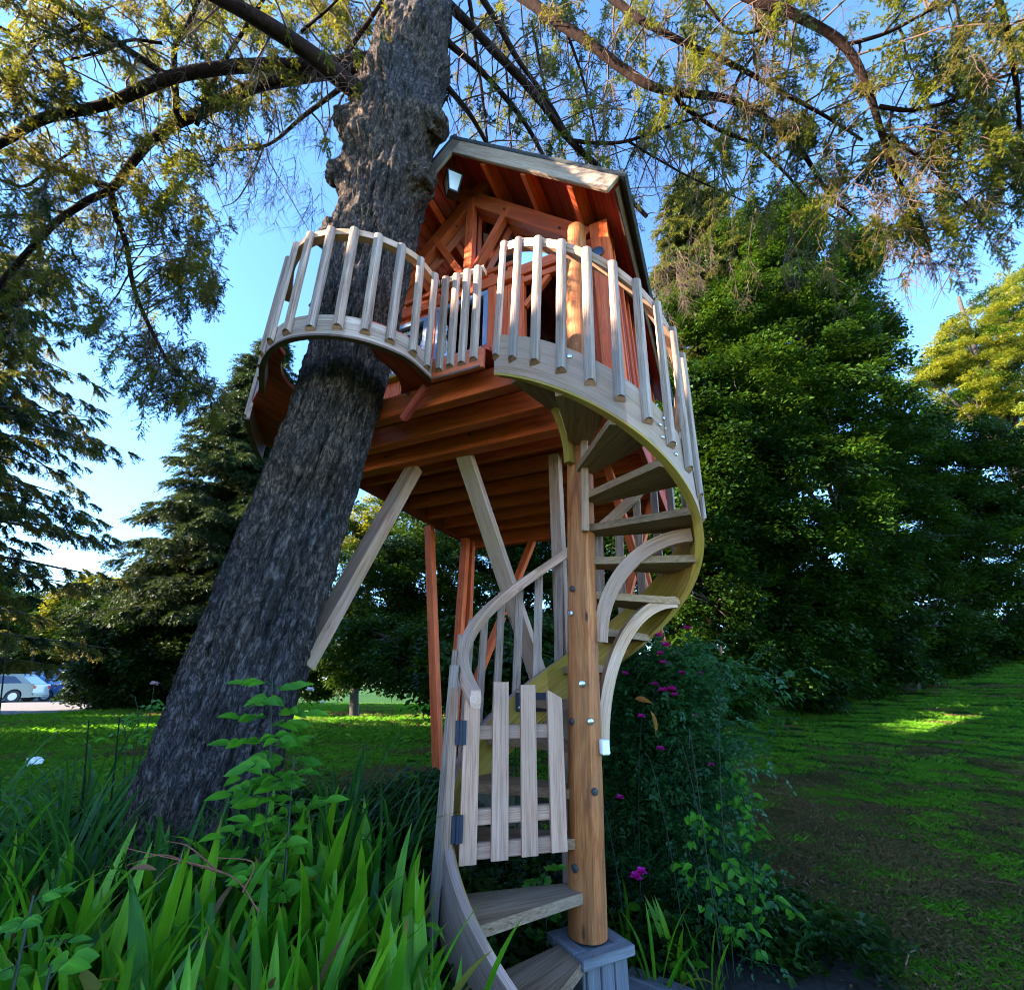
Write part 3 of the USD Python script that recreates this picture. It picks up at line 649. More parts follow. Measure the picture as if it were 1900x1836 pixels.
for p in np.arange(86, 414, 12.6):
    o = np.array([-math.sin(math.radians(p)), -math.cos(math.radians(p)), 0])
    z0, z1 = ZB(p) + .055 + R.uniform(-.01, .01), ZH(p) - .008 + R.uniform(-.008, .006)
    stick(ST, 'baluster', SPT(p, RS + .0235, z0), SPT(p, RS + .0235, z1), .034, o, M['silver'])
# treads
for k in range(-2, 14):
    p, z = 53 + 25 * k, .545 + .215 * k
    if z < .05: continue
    c = np.array([CX(z), CY]); er = lambda q: np.array([-math.sin(math.radians(q)), -math.cos(math.radians(q))])
    d, sd = er(p), er(p - 90); pe = min(p + 26.5, 418)
    pts = [c + d * .05 + sd * .055] + [c + d * .712 + sd * .03] + [c + er(q) * .716 for q in np.linspace(p + 3, pe, 8)] + [c + er(pe) * .05 - er(pe - 90) * .05]
    v, f = plate(Polygon(pts).buffer(0), z - .046, z)
    m = er(p + 13); g = np.stack([v[:, :2] @ m, v[:, :2] @ np.array([-m[1], m[0]]), v[:, 2]], 1)
    put(ST, 'tread', (v, f, g), M['tread'])
# centre post, rounded at the top
pz = np.concatenate([np.linspace(.345, 5.33, 40), [5.36, 5.385, 5.398, 5.40]])
pr = np.interp(pz, [.345, 2, 5.33], [.099, .093, .088]) * np.concatenate([1 + .012 * np.sin(np.arange(40) * 1.7), [.93, .75, .4, .02]])
put(ST, 'centre_post', tube([[CX(z), CY, z] for z in pz], pr, 28, False), M['post'], True, 'tall round orange-brown centre post')
for px, py, lab in ((1060, 1138, 'steel'), (1080, 1268, 'steel'), (1095, 1338, 'steel'), (1061, 1338, 'dark_hole'), (1062, 1092, 'dark_hole'), (1067, 1610, 'dark_hole'), (1103, 1468, 'dark_hole')):
    d = ray(px, py); t = (CY - .09) / d[1]
    for _ in range(4):
        q = EYE + d * t; c = np.array([CX(q[2]), CY]); e = q[:2] - c; t += (np.linalg.norm(e) - .098) / np.linalg.norm(d[:2]) * (1 if True else 0)
    n = np.array([*(q[:2] - np.array([CX(q[2]), CY])), 0])
    put(ST, 'bolt', disc(q, n, .019, .012)[:2], M[lab], True)
bt0, bt1 = np.array([CX(2.4) + .012, CY - .118, 2.42]), np.array([CX(3.5) + .02, CY - .118, 3.58])
put(ST, 'batten', beam(bt0, bt1, .045, .062, (0, -1, 0)), M['pale'])
def arc_brace(p, r0, z0, r1, z1, mat, w=.05, h=.075, name='curved_brace', side=0.0, bow=1.0):
    """quarter-arc brace from the post (r0, z0) out to the stringer (r1, z1); steep below, flat above"""
    a = np.linspace(0, math.pi / 2, 18)
    e = np.array([-math.sin(math.radians(p)), -math.cos(math.radians(p)), 0]); t = np.array([e[1], -e[0], 0])
    P = []
    for q in a:
        r = r0 + (r1 - r0) * (1 - math.cos(q)) * bow + (r1 - r0) * (1 - bow) * (q / (math.pi / 2)); z = z0 + (z1 - z0) * (math.sin(q) * bow + (1 - bow) * q / (math.pi / 2))
        P.append(np.array([CX(z), CY, z]) + e * r + t * side)
    P = np.array(P); T = np.gradient(P, axis=0); T /= np.linalg.norm(T, axis=1, keepdims=True)
    B = np.cross(t, T)
    crn = [(-w / 2, -h / 2), (w / 2, -h / 2), (w / 2, h / 2), (-w / 2, h / 2)]
    V = np.array([[p_ + t * c[0] + b * c[1] for c in crn] for p_, b in zip(P, B)])
    s = np.concatenate([[0], np.cumsum(np.linalg.norm(np.diff(P, axis=0), axis=1))])
    G = np.array([[[q, c[0], c[1]] for c in crn] for q in s])
    v, f, g = strips([(np.stack([V[:, k], V[:, (k + 1) % 4]], 1), np.stack([G[:, k], G[:, (k + 1) % 4]], 1)) for k in range(4)])
    for en, o in ((0, 1), (-1, -1)):
        k = len(v); v = np.vstack([v, V[en]]); g = np.vstack([g, G[en]]); f = np.vstack([f, np.array([[k, k + 1, k + 2], [k, k + 2, k + 3]])[:, ::o]])
    return put(ST, name, (v, f, g), mat, True)
arc_brace(404, .11, 2.93, .71, 3.50, M['olive_wood'], .05, .085)
arc_brace(283, .11, 1.74, .70, 2.38, M['pale'], .055, .085)
arc_brace(252, .11, 1.16, .70, 2.02, M['pale'], .05, .075)
for px, py in ((1200, 800), (1212, 795), (1213, 820), (1222, 806), (1232, 828), (1243, 822), (1240, 846), (1255, 858)):
    pass
for dp, dz in ((0, .05), (0, .12), (2.2, .19), (3.0, .08), (5.2, .15), (6.0, .21), (8.0, .06), (9.0, .13)):
    p = 322 + dp; e = np.array([-math.sin(math.radians(p)), -math.cos(math.radians(p)), 0])
    put(ST, 'bolt', disc(SPT(p, RS + .022, ZB(p) + dz), e, .012, .009)[:2], M['steel'], True)
p = 372; e = np.array([-math.sin(math.radians(p)), -math.cos(math.radians(p)), 0])
put(ST, 'bolt', disc(SPT(p, RS + .022, ZB(p) + .20), e, .016, .01)[:2], M['steel'], True)
jc = at_y(988, 1302, 3.50)
jp = put(ST, 'joint_plate', block(jc, (.24, .012, .12), math.radians(-12)), M['iron'], label='dark bolted plate joining the lower stringer')
for a_, b_ in ((-.09, -.035), (-.05, .03), (.02, -.03), (.06, .03), (.09, -.035)): put(jp, 'bolt', disc(jc + [a_, -.008, b_], (0, -1, 0), .010, .008)[:2], M['steel'], True)
# gate post at the foot of the handrail: a half-round outside, a flat board inside
e = np.array([-math.sin(math.radians(73)), -math.cos(math.radians(73)), 0])
put(ST, 'newel', half_round(SPT(73, RS + .03, .30), SPT(73, RS + .03, 1.60), .045, e), M['silver'], True, 'weathered half-round newel beside the gate')
put(ST, 'newel_board', beam((-.312, 2.705, .62), (-.312, 2.705, 1.49), .042, .035, (0, -1, 0)), M['picket'])
# pedestal
PC = np.array([.385, 2.935]); py_ = math.radians(28)
pd = put(ST, 'pedestal', block((*PC, .155), (.225, .225, .29), py_)[:2] + (block((*PC, .155), (.225, .225, .29), py_)[2],), M['grey'], label='square grey boarded plinth under the post')
u_, v_ = np.array([math.cos(py_), math.sin(py_), 0]), np.array([-math.sin(py_), math.cos(py_), 0])
for ax, ox in ((u_, v_), (v_, u_)):
    for sg in (-1, 1):
        for k in (-1, 0, 1):
            c = np.array([*PC, 0]) + ox * sg * .1225 + ax * k * .0795
            put(pd, 'cladding_board', beam(c + [0, 0, .0], c + [0, 0, .30], .0765 if ax is u_ else .0195, .0195 if ax is u_ else .0765, v_), M['grey'])
o = .155
for a, b, c_, dd in ((u_, v_, -1, 0), (u_, v_, 1, 0), (v_, u_, -1, 1), (v_, u_, 1, 1)):
    s0 = np.array([*PC, .323]) + b * c_ * (o - .035)
    L = o if dd == 0 else o - .0705
    put(pd, 'cap_board', beam(s0 - a * L, s0 + a * L, .069, .042), M['grey'])
put(pd, 'cap_centre', block((*PC, .318), (.18, .18, .03), py_), M['grey'])
# ------ gate
GT = thing('gate', 'low picket gate with four flat pickets closing the foot of the stairs', 'gate', (.0, 2.8, .72))
g0, g1 = np.array([-.272, 2.715]), np.array([.312, 2.885])
gd = (g1 - g0) / np.linalg.norm(g1 - g0); gn = np.array([gd[1], -gd[0]])
gl = np.linalg.norm(g1 - g0)
def G3(s, off, z): q = g0 + gd * s + gn * off; return np.array([q[0], q[1], z])
for k, (s, zt) in enumerate(zip((.055, .215, .372, .53), ((1.44, 1.485), (1.515, 1.515), (1.50, 1.50), (1.475, 1.43)))):
    w = .086; hw = w / 2; z0 = .70 + .01 * k * .5
    v = []
    for off in (.0, .022):
        v += [G3(s - hw, off, z0), G3(s + hw, off, z0), G3(s + hw, off, zt[1]), G3(s - hw, off, zt[0])]
    v = np.array(v); f = [[3, 2, 1, 0], [4, 5, 6, 7], [0, 1, 5, 4], [1, 2, 6, 5], [2, 3, 7, 6], [3, 0, 4, 7]]
    gr = np.array([[q[2], (q[:2] - g0) @ gd, (q[:2] - g0) @ gn] for q in v])
    m = trimesh.Trimesh(v, tri(f), process=False)
    put(GT, 'picket', (v, tri(f)[:, ::-1] if m.volume < 0 else tri(f), gr), M['picket'])
for z in (1.265, .885, .745):
    put(GT, 'rail', beam(G3(.02, -.018, z), G3(gl - .055, -.018, z), .034, .07), M['picket'])
for z in (1.27, .85):
    hg = put(GT, 'hinge', block(G3(-.004, .030, z), (.058, .008, .115), math.atan2(gd[1], gd[0]), .002)[:2], M['iron'])
    put(hg, 'knuckle', tube([G3(-.006, .037, z - .058), G3(-.006, .037, z + .058)], .008, 8)[:2], M['iron'])
    for dz in (-.04, 0, .04):
        for ds in (-.028, .006): put(hg, 'screw', disc(G3(ds, .034, z + dz), [*gn, 0], .004, .003, 8)[:2], M['black'])
# ------ things by the stairs
wp = at_y(1121, 1385, 2.90)
single('junction_box', block(wp, (.05, .05, .075), .3, .006)[:2], M['white_plastic'], 'small white plastic box fixed beside the centre post', 'box')
BW = thing('boardwalk', 'weathered boardwalk planks on the ground right of the post plinth', 'boardwalk', (.95, 3.0, .05))
bdir = np.array([math.cos(math.radians(38)), -math.sin(math.radians(38)), 0])
bside = np.array([-bdir[1], bdir[0], 0])
for k in range(8):
    c = np.array([.62, 3.28, .07]) + bside * (-.02 - k * .118) + bdir * .0
    put(BW, 'plank', beam(c + bdir * (.0 + R.uniform(0, .02)), c + bdir * 1.5, .112, .03), M['grey'])
# ---------------------------------------------------------------- the great spruce
SPR = thing('spruce_tree', 'huge old spruce with rough grey bark, burls and drooping branches overhead', 'tree', (-1.75, 3.0, .45))
def trunk_mesh(ctl, n, sides, burls=(), amp=.03, seed=3, flare=0):
    c = spline(ctl, n); z, cx, cy, r = c.T
    a = np.linspace(0, 2 * np.pi, sides, endpoint=False)
    A, Zg = np.meshgrid(a, z); Rr = np.repeat(r[:, None], sides, 1)
    X = np.cos(A); Yv = np.sin(A)
    q = np.stack([X * 9, Yv * 9, Zg * 3.2], -1)
    d = meshkit.fbm(q, 4, seed) - .5
    q2 = np.stack([X * 2.2, Yv * 2.2, Zg * 1.3], -1); d2 = meshkit.fbm(q2, 3, seed + 9) - .5
    rid = 1 - np.abs(meshkit.noise(np.stack([X * 13, Yv * 13, Zg * 4.5], -1) + 2 * d[..., None], seed + 4) * 2 - 1)
    Rr = Rr * (1 + .16 * d2) + amp * (d * 1.3 + (rid - .5) * 1.0)
    if flare: Rr = Rr * (1 + flare * np.exp(-np.clip(Zg - z[0], 0, 9) / .35) * (.5 + .5 * np.cos(A * 5 + 1.2 * np.sin(A * 2))))
    for bz, ba, br, bs in burls:
        da = (A - ba + np.pi) % (2 * np.pi) - np.pi
        dist = np.sqrt((da * .38) ** 2 + (Zg - bz) ** 2)
        Rr = Rr + br * np.exp(-(dist / bs) ** 2 * 1.2) * (1 + .8 * d)
    V = np.stack([cx[:, None] + X * Rr, cy[:, None] + Yv * Rr, Zg], -1)
    i, j = np.meshgrid(np.arange(n - 1), np.arange(sides), indexing='ij')
    f = np.stack([i * sides + j, i * sides + (j + 1) % sides, (i + 1) * sides + (j + 1) % sides, (i + 1) * sides + j], -1).reshape(-1, 4)
    return V.reshape(-1, 3), f
LEFT, RIGHT, FRONT = math.pi, 0.0, -math.pi / 2
burls = [(5.30, LEFT - .15, .20, .14), (6.0, LEFT + .1, .13, .22), (6.75, LEFT + .15, .16, .20), (7.35, LEFT + .2, .12, .16), (6.75, RIGHT - .25, .17, .18), (5.75, RIGHT - .35, .16, .17), (7.9, RIGHT - .2, .10, .2),
         (6.2, FRONT - .5, .10, .15), (5.6, FRONT + .3, .09, .16), (7.3, FRONT - .2, .09, .18), (8.2, FRONT + .5, .08, .2), (3.6, FRONT + .35, .06, .14), (2.9, FRONT + .2, .05, .18), (4.9, FRONT - .3, .05, .15), (2.3, FRONT - .3, .04, .15)]
put(SPR, 'trunk', trunk_mesh(TRUNK, 620, 190, burls, .060, flare=.07), M['bark'], True)
for bz, ba, br in ((5.34, LEFT - .15, .15), (6.05, LEFT + .1, .13), (6.80, LEFT + .2, .14), (5.8, RIGHT - .4, .15), (6.7, RIGHT - .3, .15)):
    c = np.array([np.interp(bz, TRUNK[:, 0], TRUNK[:, k]) for k in (1, 2, 3)])
    v, f = lump((c[0] + math.cos(ba) * (c[2] + .07), c[1] + math.sin(ba) * (c[2] + .07), bz), br, int(bz * 10), 4, .9, (1, 1, 1.15))
    put(SPR, 'burl', (v, f), M['bark'], True)
# --- needled shoots
def needles(p0, d, L, n, nl, w, rng, droop=0.0):
    """triangles of needles round a shoot"""
    u = rng.rand(n); base = p0 + d * (u * L)[:, None]
    base[:, 2] -= droop * u * u
    r = rng.normal(size=(n, 3)); r -= (r @ d)[:, None] * d; r /= np.linalg.norm(r, axis=1, keepdims=True)
    dirn = r * .85 + d * .75; dirn /= np.linalg.norm(dirn, axis=1, keepdims=True)
    s = np.cross(dirn, rng.normal(size=(n, 3))); s /= np.linalg.norm(s, axis=1, keepdims=True)
    ln = nl * (.7 + .6 * rng.rand(n))[:, None]
    V = np.stack([base - s * w / 2, base + s * w / 2, base + dirn * ln], 1).reshape(-1, 3)
    return V, np.arange(3 * n).reshape(-1, 3)
def spruce_sprig(seed, L=.42, nshoot=22, nl=.018, w=.0062, per=40, bare=0.0, sh=(.06, .15)):
    """hanging branchlet: falls along -z, with side shoots"""
    rng = np.random.RandomState(seed); gs = []
    xs = np.linspace(0, 1, 7); ax = np.stack([.12 * xs * np.sin(seed), .12 * xs * np.cos(seed), -xs], 1) * L
    for i in range(nshoot):
        u = (i + .5) / nshoot; p = np.array([np.interp(u, xs, ax[:, k]) for k in range(3)])
        if rng.rand() < bare: continue
        a = rng.rand() * 2 * np.pi; el = -.1 - .8 * rng.rand()
        d = np.array([math.cos(a) * math.cos(el), math.sin(a) * math.cos(el), math.sin(el)])
        l = (sh[0] + (sh[1] - sh[0]) * rng.rand()) * (1.1 - .5 * u)
        v, f = needles(p, d, l, per, nl, w, rng, .02); gs.append((v, f))
        s = np.cross(d, [0.3, .2, 1]); s /= np.linalg.norm(s)
        gs.append((np.array([p - s * .0012, p + s * .0012, p + d * l]), np.array([[0, 1, 2]])))
    v, f = needles(np.zeros(3), np.array([0, 0, -1.0]), L, per * 2, nl, w, rng); gs.append((v, f))
    V, F, _ = join(gs); return V, F
def twig_sprig(seed, L=.6, n=16):
    """bare dead hanging twigs"""
    rng = np.random.RandomState(seed); gs = []
    ax = np.cumsum(np.vstack([[0, 0, 0], rng.normal(0, .012, (8, 3)) + [0, 0, -L / 8]]), 0)
    gs.append(tube(ax, np.linspace(.004, .0012, 9), 3, False)[:2])
    for i in range(n):
        p = ax[1 + rng.randint(7)]; a = rng.rand() * 6.28; l = .08 + .2 * rng.rand()
        d = np.array([math.cos(a) * .7, math.sin(a) * .7, -.7 - .4 * rng.rand()])
        q = np.array([p, p + d * l * .5 + rng.normal(0, .008, 3), p + d * l + [0, 0, -.03]])
        gs.append(tube(q, [.0022, .0016, .0008], 3, False)[:2])
    V, F, _ = join(gs); return V, F
# --- limbs: each a path through the air as seen, with its distance
LIMBS = [  # points (px, py, depth), root radius, tip radius, foliage density
    ([(715, 215, 5.0), (690, 190, 4.75), (640, 155, 4.6), (560, 90, 4.4), (470, 30, 4.2), (400, -10, 4.0), (300, -60, 3.8)], .125, .05, .35),
    ([(760, 112, 5.35), (700, 107, 5.2), (580, 120, 5.0), (430, 125, 4.8), (320, 145, 4.7), (200, 195, 4.7), (80, 225, 4.7), (0, 265, 4.8), (-110, 320, 4.9)], .085, .04, .9),
    ([(745, 145, 5.3), (670, 130, 5.1), (600, 135, 5.1), (480, 160, 5.2), (380, 205, 5.3), (300, 245, 5.4), (250, 295, 5.5), (208, 350, 5.6), (160, 376, 5.6), (90, 425, 5.6), (0, 530, 5.7), (-60, 610, 5.7)], .085, .032, .8),
    ([(207, 350, 5.6), (215, 400, 5.6), (232, 450, 5.6), (250, 540, 5.6), (290, 630, 5.7), (330, 690, 5.8), (400, 742, 6.0)], .042, .012, .9),
    ([(700, 110, 5.6), (640, 155, 5.5), (560, 215, 5.7), (490, 270, 5.9), (400, 280, 6.0)], .040, .012, .0),
    ([(-90, 235, 6.2), (0, 280, 5.9), (90, 310, 5.8), (204, 348, 5.62)], .03, .045, .7),
    ([(306, 140, 4.75), (240, 95, 4.6), (170, 50, 4.4), (90, 0, 4.2), (0, -50, 4.0)], .04, .02, 1.0),
    ([(328, 240, 5.3), (328, 160, 5.1), (325, 90, 4.9), (345, 50, 4.7), (372, -10, 4.5)], .04, .02, .8),
    ([(365, 232, 5.3), (400, 150, 5.1), (450, 60, 4.9), (492, -10, 4.7)], .03, .02, .8),
    ([(640, 100, 5.3), (690, 30, 5.1), (720, -20, 5.0)], .03, .018, .6),
    ([(0, 335, 5.4), (50, 345, 5.3), (110, 300, 5.3), (150, 270, 5.2)], .02, .012, .7),
    ([(300, 80, 4.6), (240, 75, 4.5), (180, 100, 4.5), (110, 115, 4.5)], .016, .010, 1.0),
    ([(800, -20, 5.9), (842, 15, 5.75), (900, 80, 5.7), (1000, 180, 5.8), (1060, 260, 6.0), (1130, 330, 6.4), (1200, 400, 6.9)], .085, .045, .35),
    ([(800, 40, 5.6), (830, 80, 5.5), (900, 140, 5.8), (970, 220, 6.1), (1018, 305, 6.5), (1040, 350, 6.8)], .06, .03, .3),
    ([(800, 130, 5.4), (828, 160, 5.3), (870, 210, 5.7), (912, 280, 6.2), (940, 320, 6.4)], .05, .03, .2),
    ([(880, -30, 5.8), (915, 30, 5.8), (960, 110, 5.9), (1025, 200, 6.1), (1075, 290, 6.6)], .06, .03, .3),
    ([(868, -10, 6.6), (885, 110, 6.9), (905, 270, 7.4)], .04, .028, .25),
    ([(930, 10, 6.9), (938, 130, 7.2), (950, 280, 7.6)], .03, .02, .25),
    ([(985, 40, 6.9), (1010, 160, 7.2), (1050, 300, 7.6)], .03, .02, .3),
    ([(1040, 30, 6.6), (1075, 130, 6.9), (1100, 230, 7.1), (1110, 300, 7.3)], .03, .02, .4),
    ([(930, -30, 5.5), (975, 0, 5.3), (1080, 70, 5.0), (1160, 130, 4.85), (1220, 165, 4.75), (1350, 185, 4.7), (1420, 220, 4.7), (1480, 275, 4.8), (1530, 350, 4.9), (1580, 400, 5.0)], .085, .02, .55),
    ([(1250, 172, 4.75), (1270, 200, 4.8), (1330, 240, 4.9), (1400, 270, 5.0), (1450, 315, 5.1), (1500, 372, 5.2), (1565, 415, 5.3)], .035, .012, .6),
    ([(1100, -30, 4.8), (1140, 0, 4.7), (1230, 60, 4.5), (1340, 110, 4.4), (1480, 190, 4.4), (1600, 260, 4.5)], .06, .015, .6),
    ([(1340, -30, 4.1), (1400, 0, 4.0), (1480, 30, 3.9), (1560, 80, 3.9), (1608, 165, 3.9), (1632, 240, 3.95), (1655, 310, 4.05), (1700, 390, 4.2), (1730, 470, 4.3)], .062, .016, 1.0),
    ([(1630, 200, 3.92), (1690, 208, 3.9), (1760, 190, 3.9), (1850, 150, 3.9), (1930, 120, 3.9)], .026, .012, 1.2),
    ([(1636, 250, 3.95), (1700, 290, 4.0), (1760, 345, 4.1), (1825, 420, 4.2)], .022, .010, 1.1),
    ([(1560, 85, 3.9), (1640, 60, 3.8), (1720, 20, 3.7), (1800, -20, 3.6)], .022, .012, .9),
    ([(1062, 260, 6.0), (1110, 266, 5.95), (1165, 262, 5.9), (1250, 232, 5.7), (1330, 205, 5.5)], .036, .018, .4),
    ([(1165, 262, 5.9), (1230, 300, 6.1), (1320, 345, 6.3), (1420, 390, 6.5)], .022, .010, .5),
    ([(1290, -20, 4.3), (1360, 60, 4.35), (1440, 50, 4.3), (1460, 30, 4.25), (1380, 130, 4.5), (1355, 185, 4.7)], .014, .022, .5),
    ([(1840, -30, 3.4), (1870, 60, 3.5), (1890, 160, 3.7), (1895, 260, 3.9), (1910, 340, 4.0)], .03, .014, 1.5),
    ([(1960, 200, 3.9), (1900, 290, 4.1), (1850, 330, 4.2), (1800, 380, 4.3)], .022, .010, 1.3),
    ([(-60, 30, 4.2), (20, 60, 4.3), (80, 130, 4.5), (120, 190, 4.6)], .02, .010, 1.2),
    ([(-80, 420, 5.2), (0, 400, 5.3), (60, 400, 5.3), (110, 420, 5.4)], .018, .010, 1.0),
    ([(190, 20, 4.3), (130, 60, 4.3), (60, 75, 4.3), (-20, 100, 4.3)], .018, .010, 1.1),
    ([(560, 60, 4.8), (600, 20, 4.6), (640, -20, 4.5)], .016, .010, .7),
]
rng = np.random.RandomState(5)
SP_P, SP_I, SP_S, twigs = [], [], [], []
TW_P, TW_S = [], []
ALL = []
def hang(p, dens=1.0, scale=1.0):
    SP_P.append(p); SP_S.append(scale * rng.uniform(.65, 1.25)); SP_I.append(rng.randint(5))
for pts, r0, r1, dens in LIMBS:
    C = np.array([[*at_t(a, b, t)] for a, b, t in pts]); n = 10 * len(C)
    P = spline(C, n); P = P + .035 * (np.stack([meshkit.noise(P * 1.7, k) for k in range(3)], 1) - .5)
    rr = np.linspace(r0, r1, n) * (.92 if pts[0][0] < 790 else .74) * (1 + .18 * (meshkit.noise(P * 5, 8) - .5))
    ALL += list(P[:-1]); put(SPR, 'branch', tube(P, rr, 9)[:2], M['limb'], True)
    L = np.concatenate([[0], np.cumsum(np.linalg.norm(np.diff(P, axis=0), axis=1))]); s = .35 if r0 > .05 else .1
    side = 1
    while s < L[-1] and dens > 0:
        u = s / L[-1]; i = min(int(np.searchsorted(L, s)), n - 2); p = P[i]; T = P[i + 1] - P[i]; T /= np.linalg.norm(T)
        hside = np.cross(T, [0, 0, 1]); hside /= np.linalg.norm(hside) + 1e-9
        side = -side
        ln = rng.uniform(.25, .95) * (.7 + .5 * (1 - abs(u - .55)))
        d = hside * side + T * rng.uniform(.1, .7) + np.array([0, 0, rng.uniform(-.25, .15)]); d /= np.linalg.norm(d)
        m = 7; q = np.array([p + d * ln * k / (m - 1) + np.array([0, 0, -.32 * ln * (k / (m - 1)) ** 2]) + rng.normal(0, .012, 3) * (k > 0) for k in range(m)])
        twigs.append(tube(q, np.linspace(.011, .003, m), 4, False)[:2])
        w = (dens * (.25 + .75 * min(1, u * 1.6)))
        k = .08
        while k < ln:
            if rng.rand() < w * .62:
                x = np.array([np.interp(k / ln, np.linspace(0, 1, m), q[:, c]) for c in range(3)]); hang(x)
            elif rng.rand() < .22: TW_P.append(np.array([np.interp(k / ln, np.linspace(0, 1, m), q[:, c]) for c in range(3)])); TW_S.append(rng.uniform(.4, 1.0))
            k += .085
        s += rng.uniform(.10, .24)
ALL = np.array(ALL)
# hanging masses that close the crown where the picture shows them: (px, py, rx, ry, depth, count)
MASS = [(60, 60, 130, 90, 4.4, 60), (180, 40, 110, 70, 4.6, 45), (60, 170, 120, 90, 5.0, 60), (60, 260, 110, 60, 5.4, 40), (260, 60, 110, 80, 5.2, 45), (230, 130, 90, 60, 5.2, 25), (400, 60, 90, 70, 5.4, 40), (470, 60, 80, 80, 5.6, 40), (560, 40, 70, 50, 5.6, 25), (640, 40, 60, 50, 5.6, 22),
        (390, 170, 90, 40, 5.6, 22), (350, 330, 55, 90, 5.7, 30), (300, 380, 50, 90, 5.7, 22), (370, 470, 40, 80, 5.8, 26), (390, 540, 35, 50, 5.8, 16), (330, 540, 25, 60, 5.8, 12), (120, 430, 110, 60, 5.8, 24), (60, 500, 100, 70, 5.8, 22), (130, 540, 80, 60, 6.0, 22), (470, 190, 50, 40, 5.6, 12),
        (230, 620, 70, 60, 6.2, 36), (300, 690, 90, 50, 6.2, 46), (370, 740, 60, 40, 6.3, 26), (270, 740, 60, 50, 6.3, 22),
        (900, 80, 60, 70, 7.2, 18), (1000, 120, 80, 90, 7.2, 26), (1100, 200, 90, 80, 7.2, 30), (1160, 60, 90, 50, 6.0, 22), (1260, 40, 80, 40, 5.6, 20), (1040, 40, 60, 40, 6.6, 14), (1240, 260, 70, 60, 6.6, 22), (1300, 120, 60, 50, 5.6, 16), (1330, 300, 60, 50, 6.2, 12),
        (1470, 240, 50, 60, 4.9, 26), (1540, 300, 50, 60, 5.0, 26), (1560, 390, 40, 40, 5.2, 12), (1530, 120, 80, 60, 4.5, 24), (1650, 330, 50, 80, 4.2, 26), (1700, 420, 45, 60, 4.3, 26), (1740, 300, 70, 70, 4.2, 30), (1790, 400, 45, 30, 4.3, 18), (1690, 220, 70, 60, 4.1, 24), (1780, 190, 90, 60, 4.1, 30), (1850, 250, 60, 70, 4.2, 40), (1870, 330, 40, 60, 4.3, 26),
        (1850, 90, 70, 70, 3.9, 36), (1720, 90, 80, 50, 4.0, 16), (1650, 20, 80, 40, 4.0, 16), (1440, 20, 60, 30, 4.2, 10)]
for px, py, rx, ry, t, c in MASS:
    near = np.argsort(np.linalg.norm(ALL - at_t(px, py - 25, t), axis=1))[0]
    for q_ in range((3 if px > 1500 or px < 300 else 6) if np.linalg.norm(ALL[near] - at_t(px, py - 25, t)) < 2.2 else 0):
        e_ = at_t(px + rng.normal(0, rx * .55), py - 35 + rng.normal(0, ry * .5), t + rng.normal(0, .3)); b_ = ALL[min(len(ALL) - 1, near + rng.randint(0, 9))]
        if np.linalg.norm(b_ - e_) > 1.9: continue
        twigs.append(tube(spline([b_, (b_ + e_) / 2 + [0, 0, .12] + rng.normal(0, .05, 3), e_], 9), np.linspace(.009, .002, 9), 4, False)[:2])
        for u_ in (.55, .75, .88, 1.0)[rng.randint(2):]: hang(b_ + (e_ - b_) * u_ + np.array([0, 0, .12 * 4 * u_ * (1 - u_)]))
    for _ in range(int(c * .8 * (.22 if (px < 300 and py < 300) or px > 1500 else (1.2 if 280 < px < 400 and py > 300 else .7)))):
        hang(at_t(px + rng.normal(0, rx * .5), py - 25 + rng.normal(0, ry * .5), t + rng.normal(0, .35)), 1, 1.0)
for px, py, rx, ry, t, c in [(440, 310, 60, 60, 6.0, 26), (500, 330, 60, 50, 5.9, 26), (560, 380, 50, 40, 5.8, 14), (640, 300, 20, 50, 5.4, 6), (580, 240, 30, 60, 5.8, 10), (520, 210, 40, 40, 5.6, 8), (600, 100, 60, 40, 5.4, 8), (1220, 300, 60, 60, 6.4, 16), (1100, 300, 50, 50, 6.8, 12), (1480, 450, 60, 60, 5.2, 8), (1720, 470, 40, 60, 4.3, 10), (1620, 380, 60, 60, 4.4, 14), (1245, 520, 55, 60, 8.0, 40), (1235, 640, 40, 60, 8.0, 26), (1330, 520, 50, 40, 8.0, 10)]:
    for _ in range(c):
        p = at_t(px + rng.normal(0, rx * .6), py - 30 + rng.normal(0, ry * .6), t + rng.normal(0, .2)); TW_P.append(p); TW_S.append(rng.uniform(.6, 1.2))
for px, py, t, tp in [(440, 310, 6.0, [(400, 280), (440, 272), (490, 270), (500, 300), (540, 370), (580, 440)]), (450, 300, 5.95, [(490, 270), (470, 320), (440, 370), (410, 385)]), (560, 240, 5.7, [(575, 205), (600, 240), (620, 320)])]:
    twigs.append(tube(spline([at_t(a, b, t) for a, b in tp], 16), np.linspace(.014, .004, 16), 5, False)[:2])
put(SPR, 'twigs', join(twigs)[:2], M['twig'], True, kind='stuff')
n = len(SP_P)
protos = [(spruce_sprig(k, .24 + .04 * k, 18 + k, nl=.018, w=.0062, per=44, sh=(.05, .13)), M['needle'] if k < 3 else (M['needle_rust'] if k == 3 else M['needle_dark']), False) for k in range(5)]
instancer(SPR, 'foliage', protos, np.array(SP_P), quats(rng.rand(n) * 6.28, rng.normal(0, .5, n), rng.rand(n) * 6.28), SP_S, SP_I)
n = len(TW_P)
instancer(SPR, 'dead_twigs', [(twig_sprig(k), M['twig'], False) for k in range(3)], np.array(TW_P), quats(rng.rand(n) * 6.28, rng.normal(0, .2, n), rng.rand(n) * 6.28), TW_S, rng.randint(0, 3, n))
print('sprigs', len(SP_P), 'dead', len(TW_P), 'twigs', len(twigs))
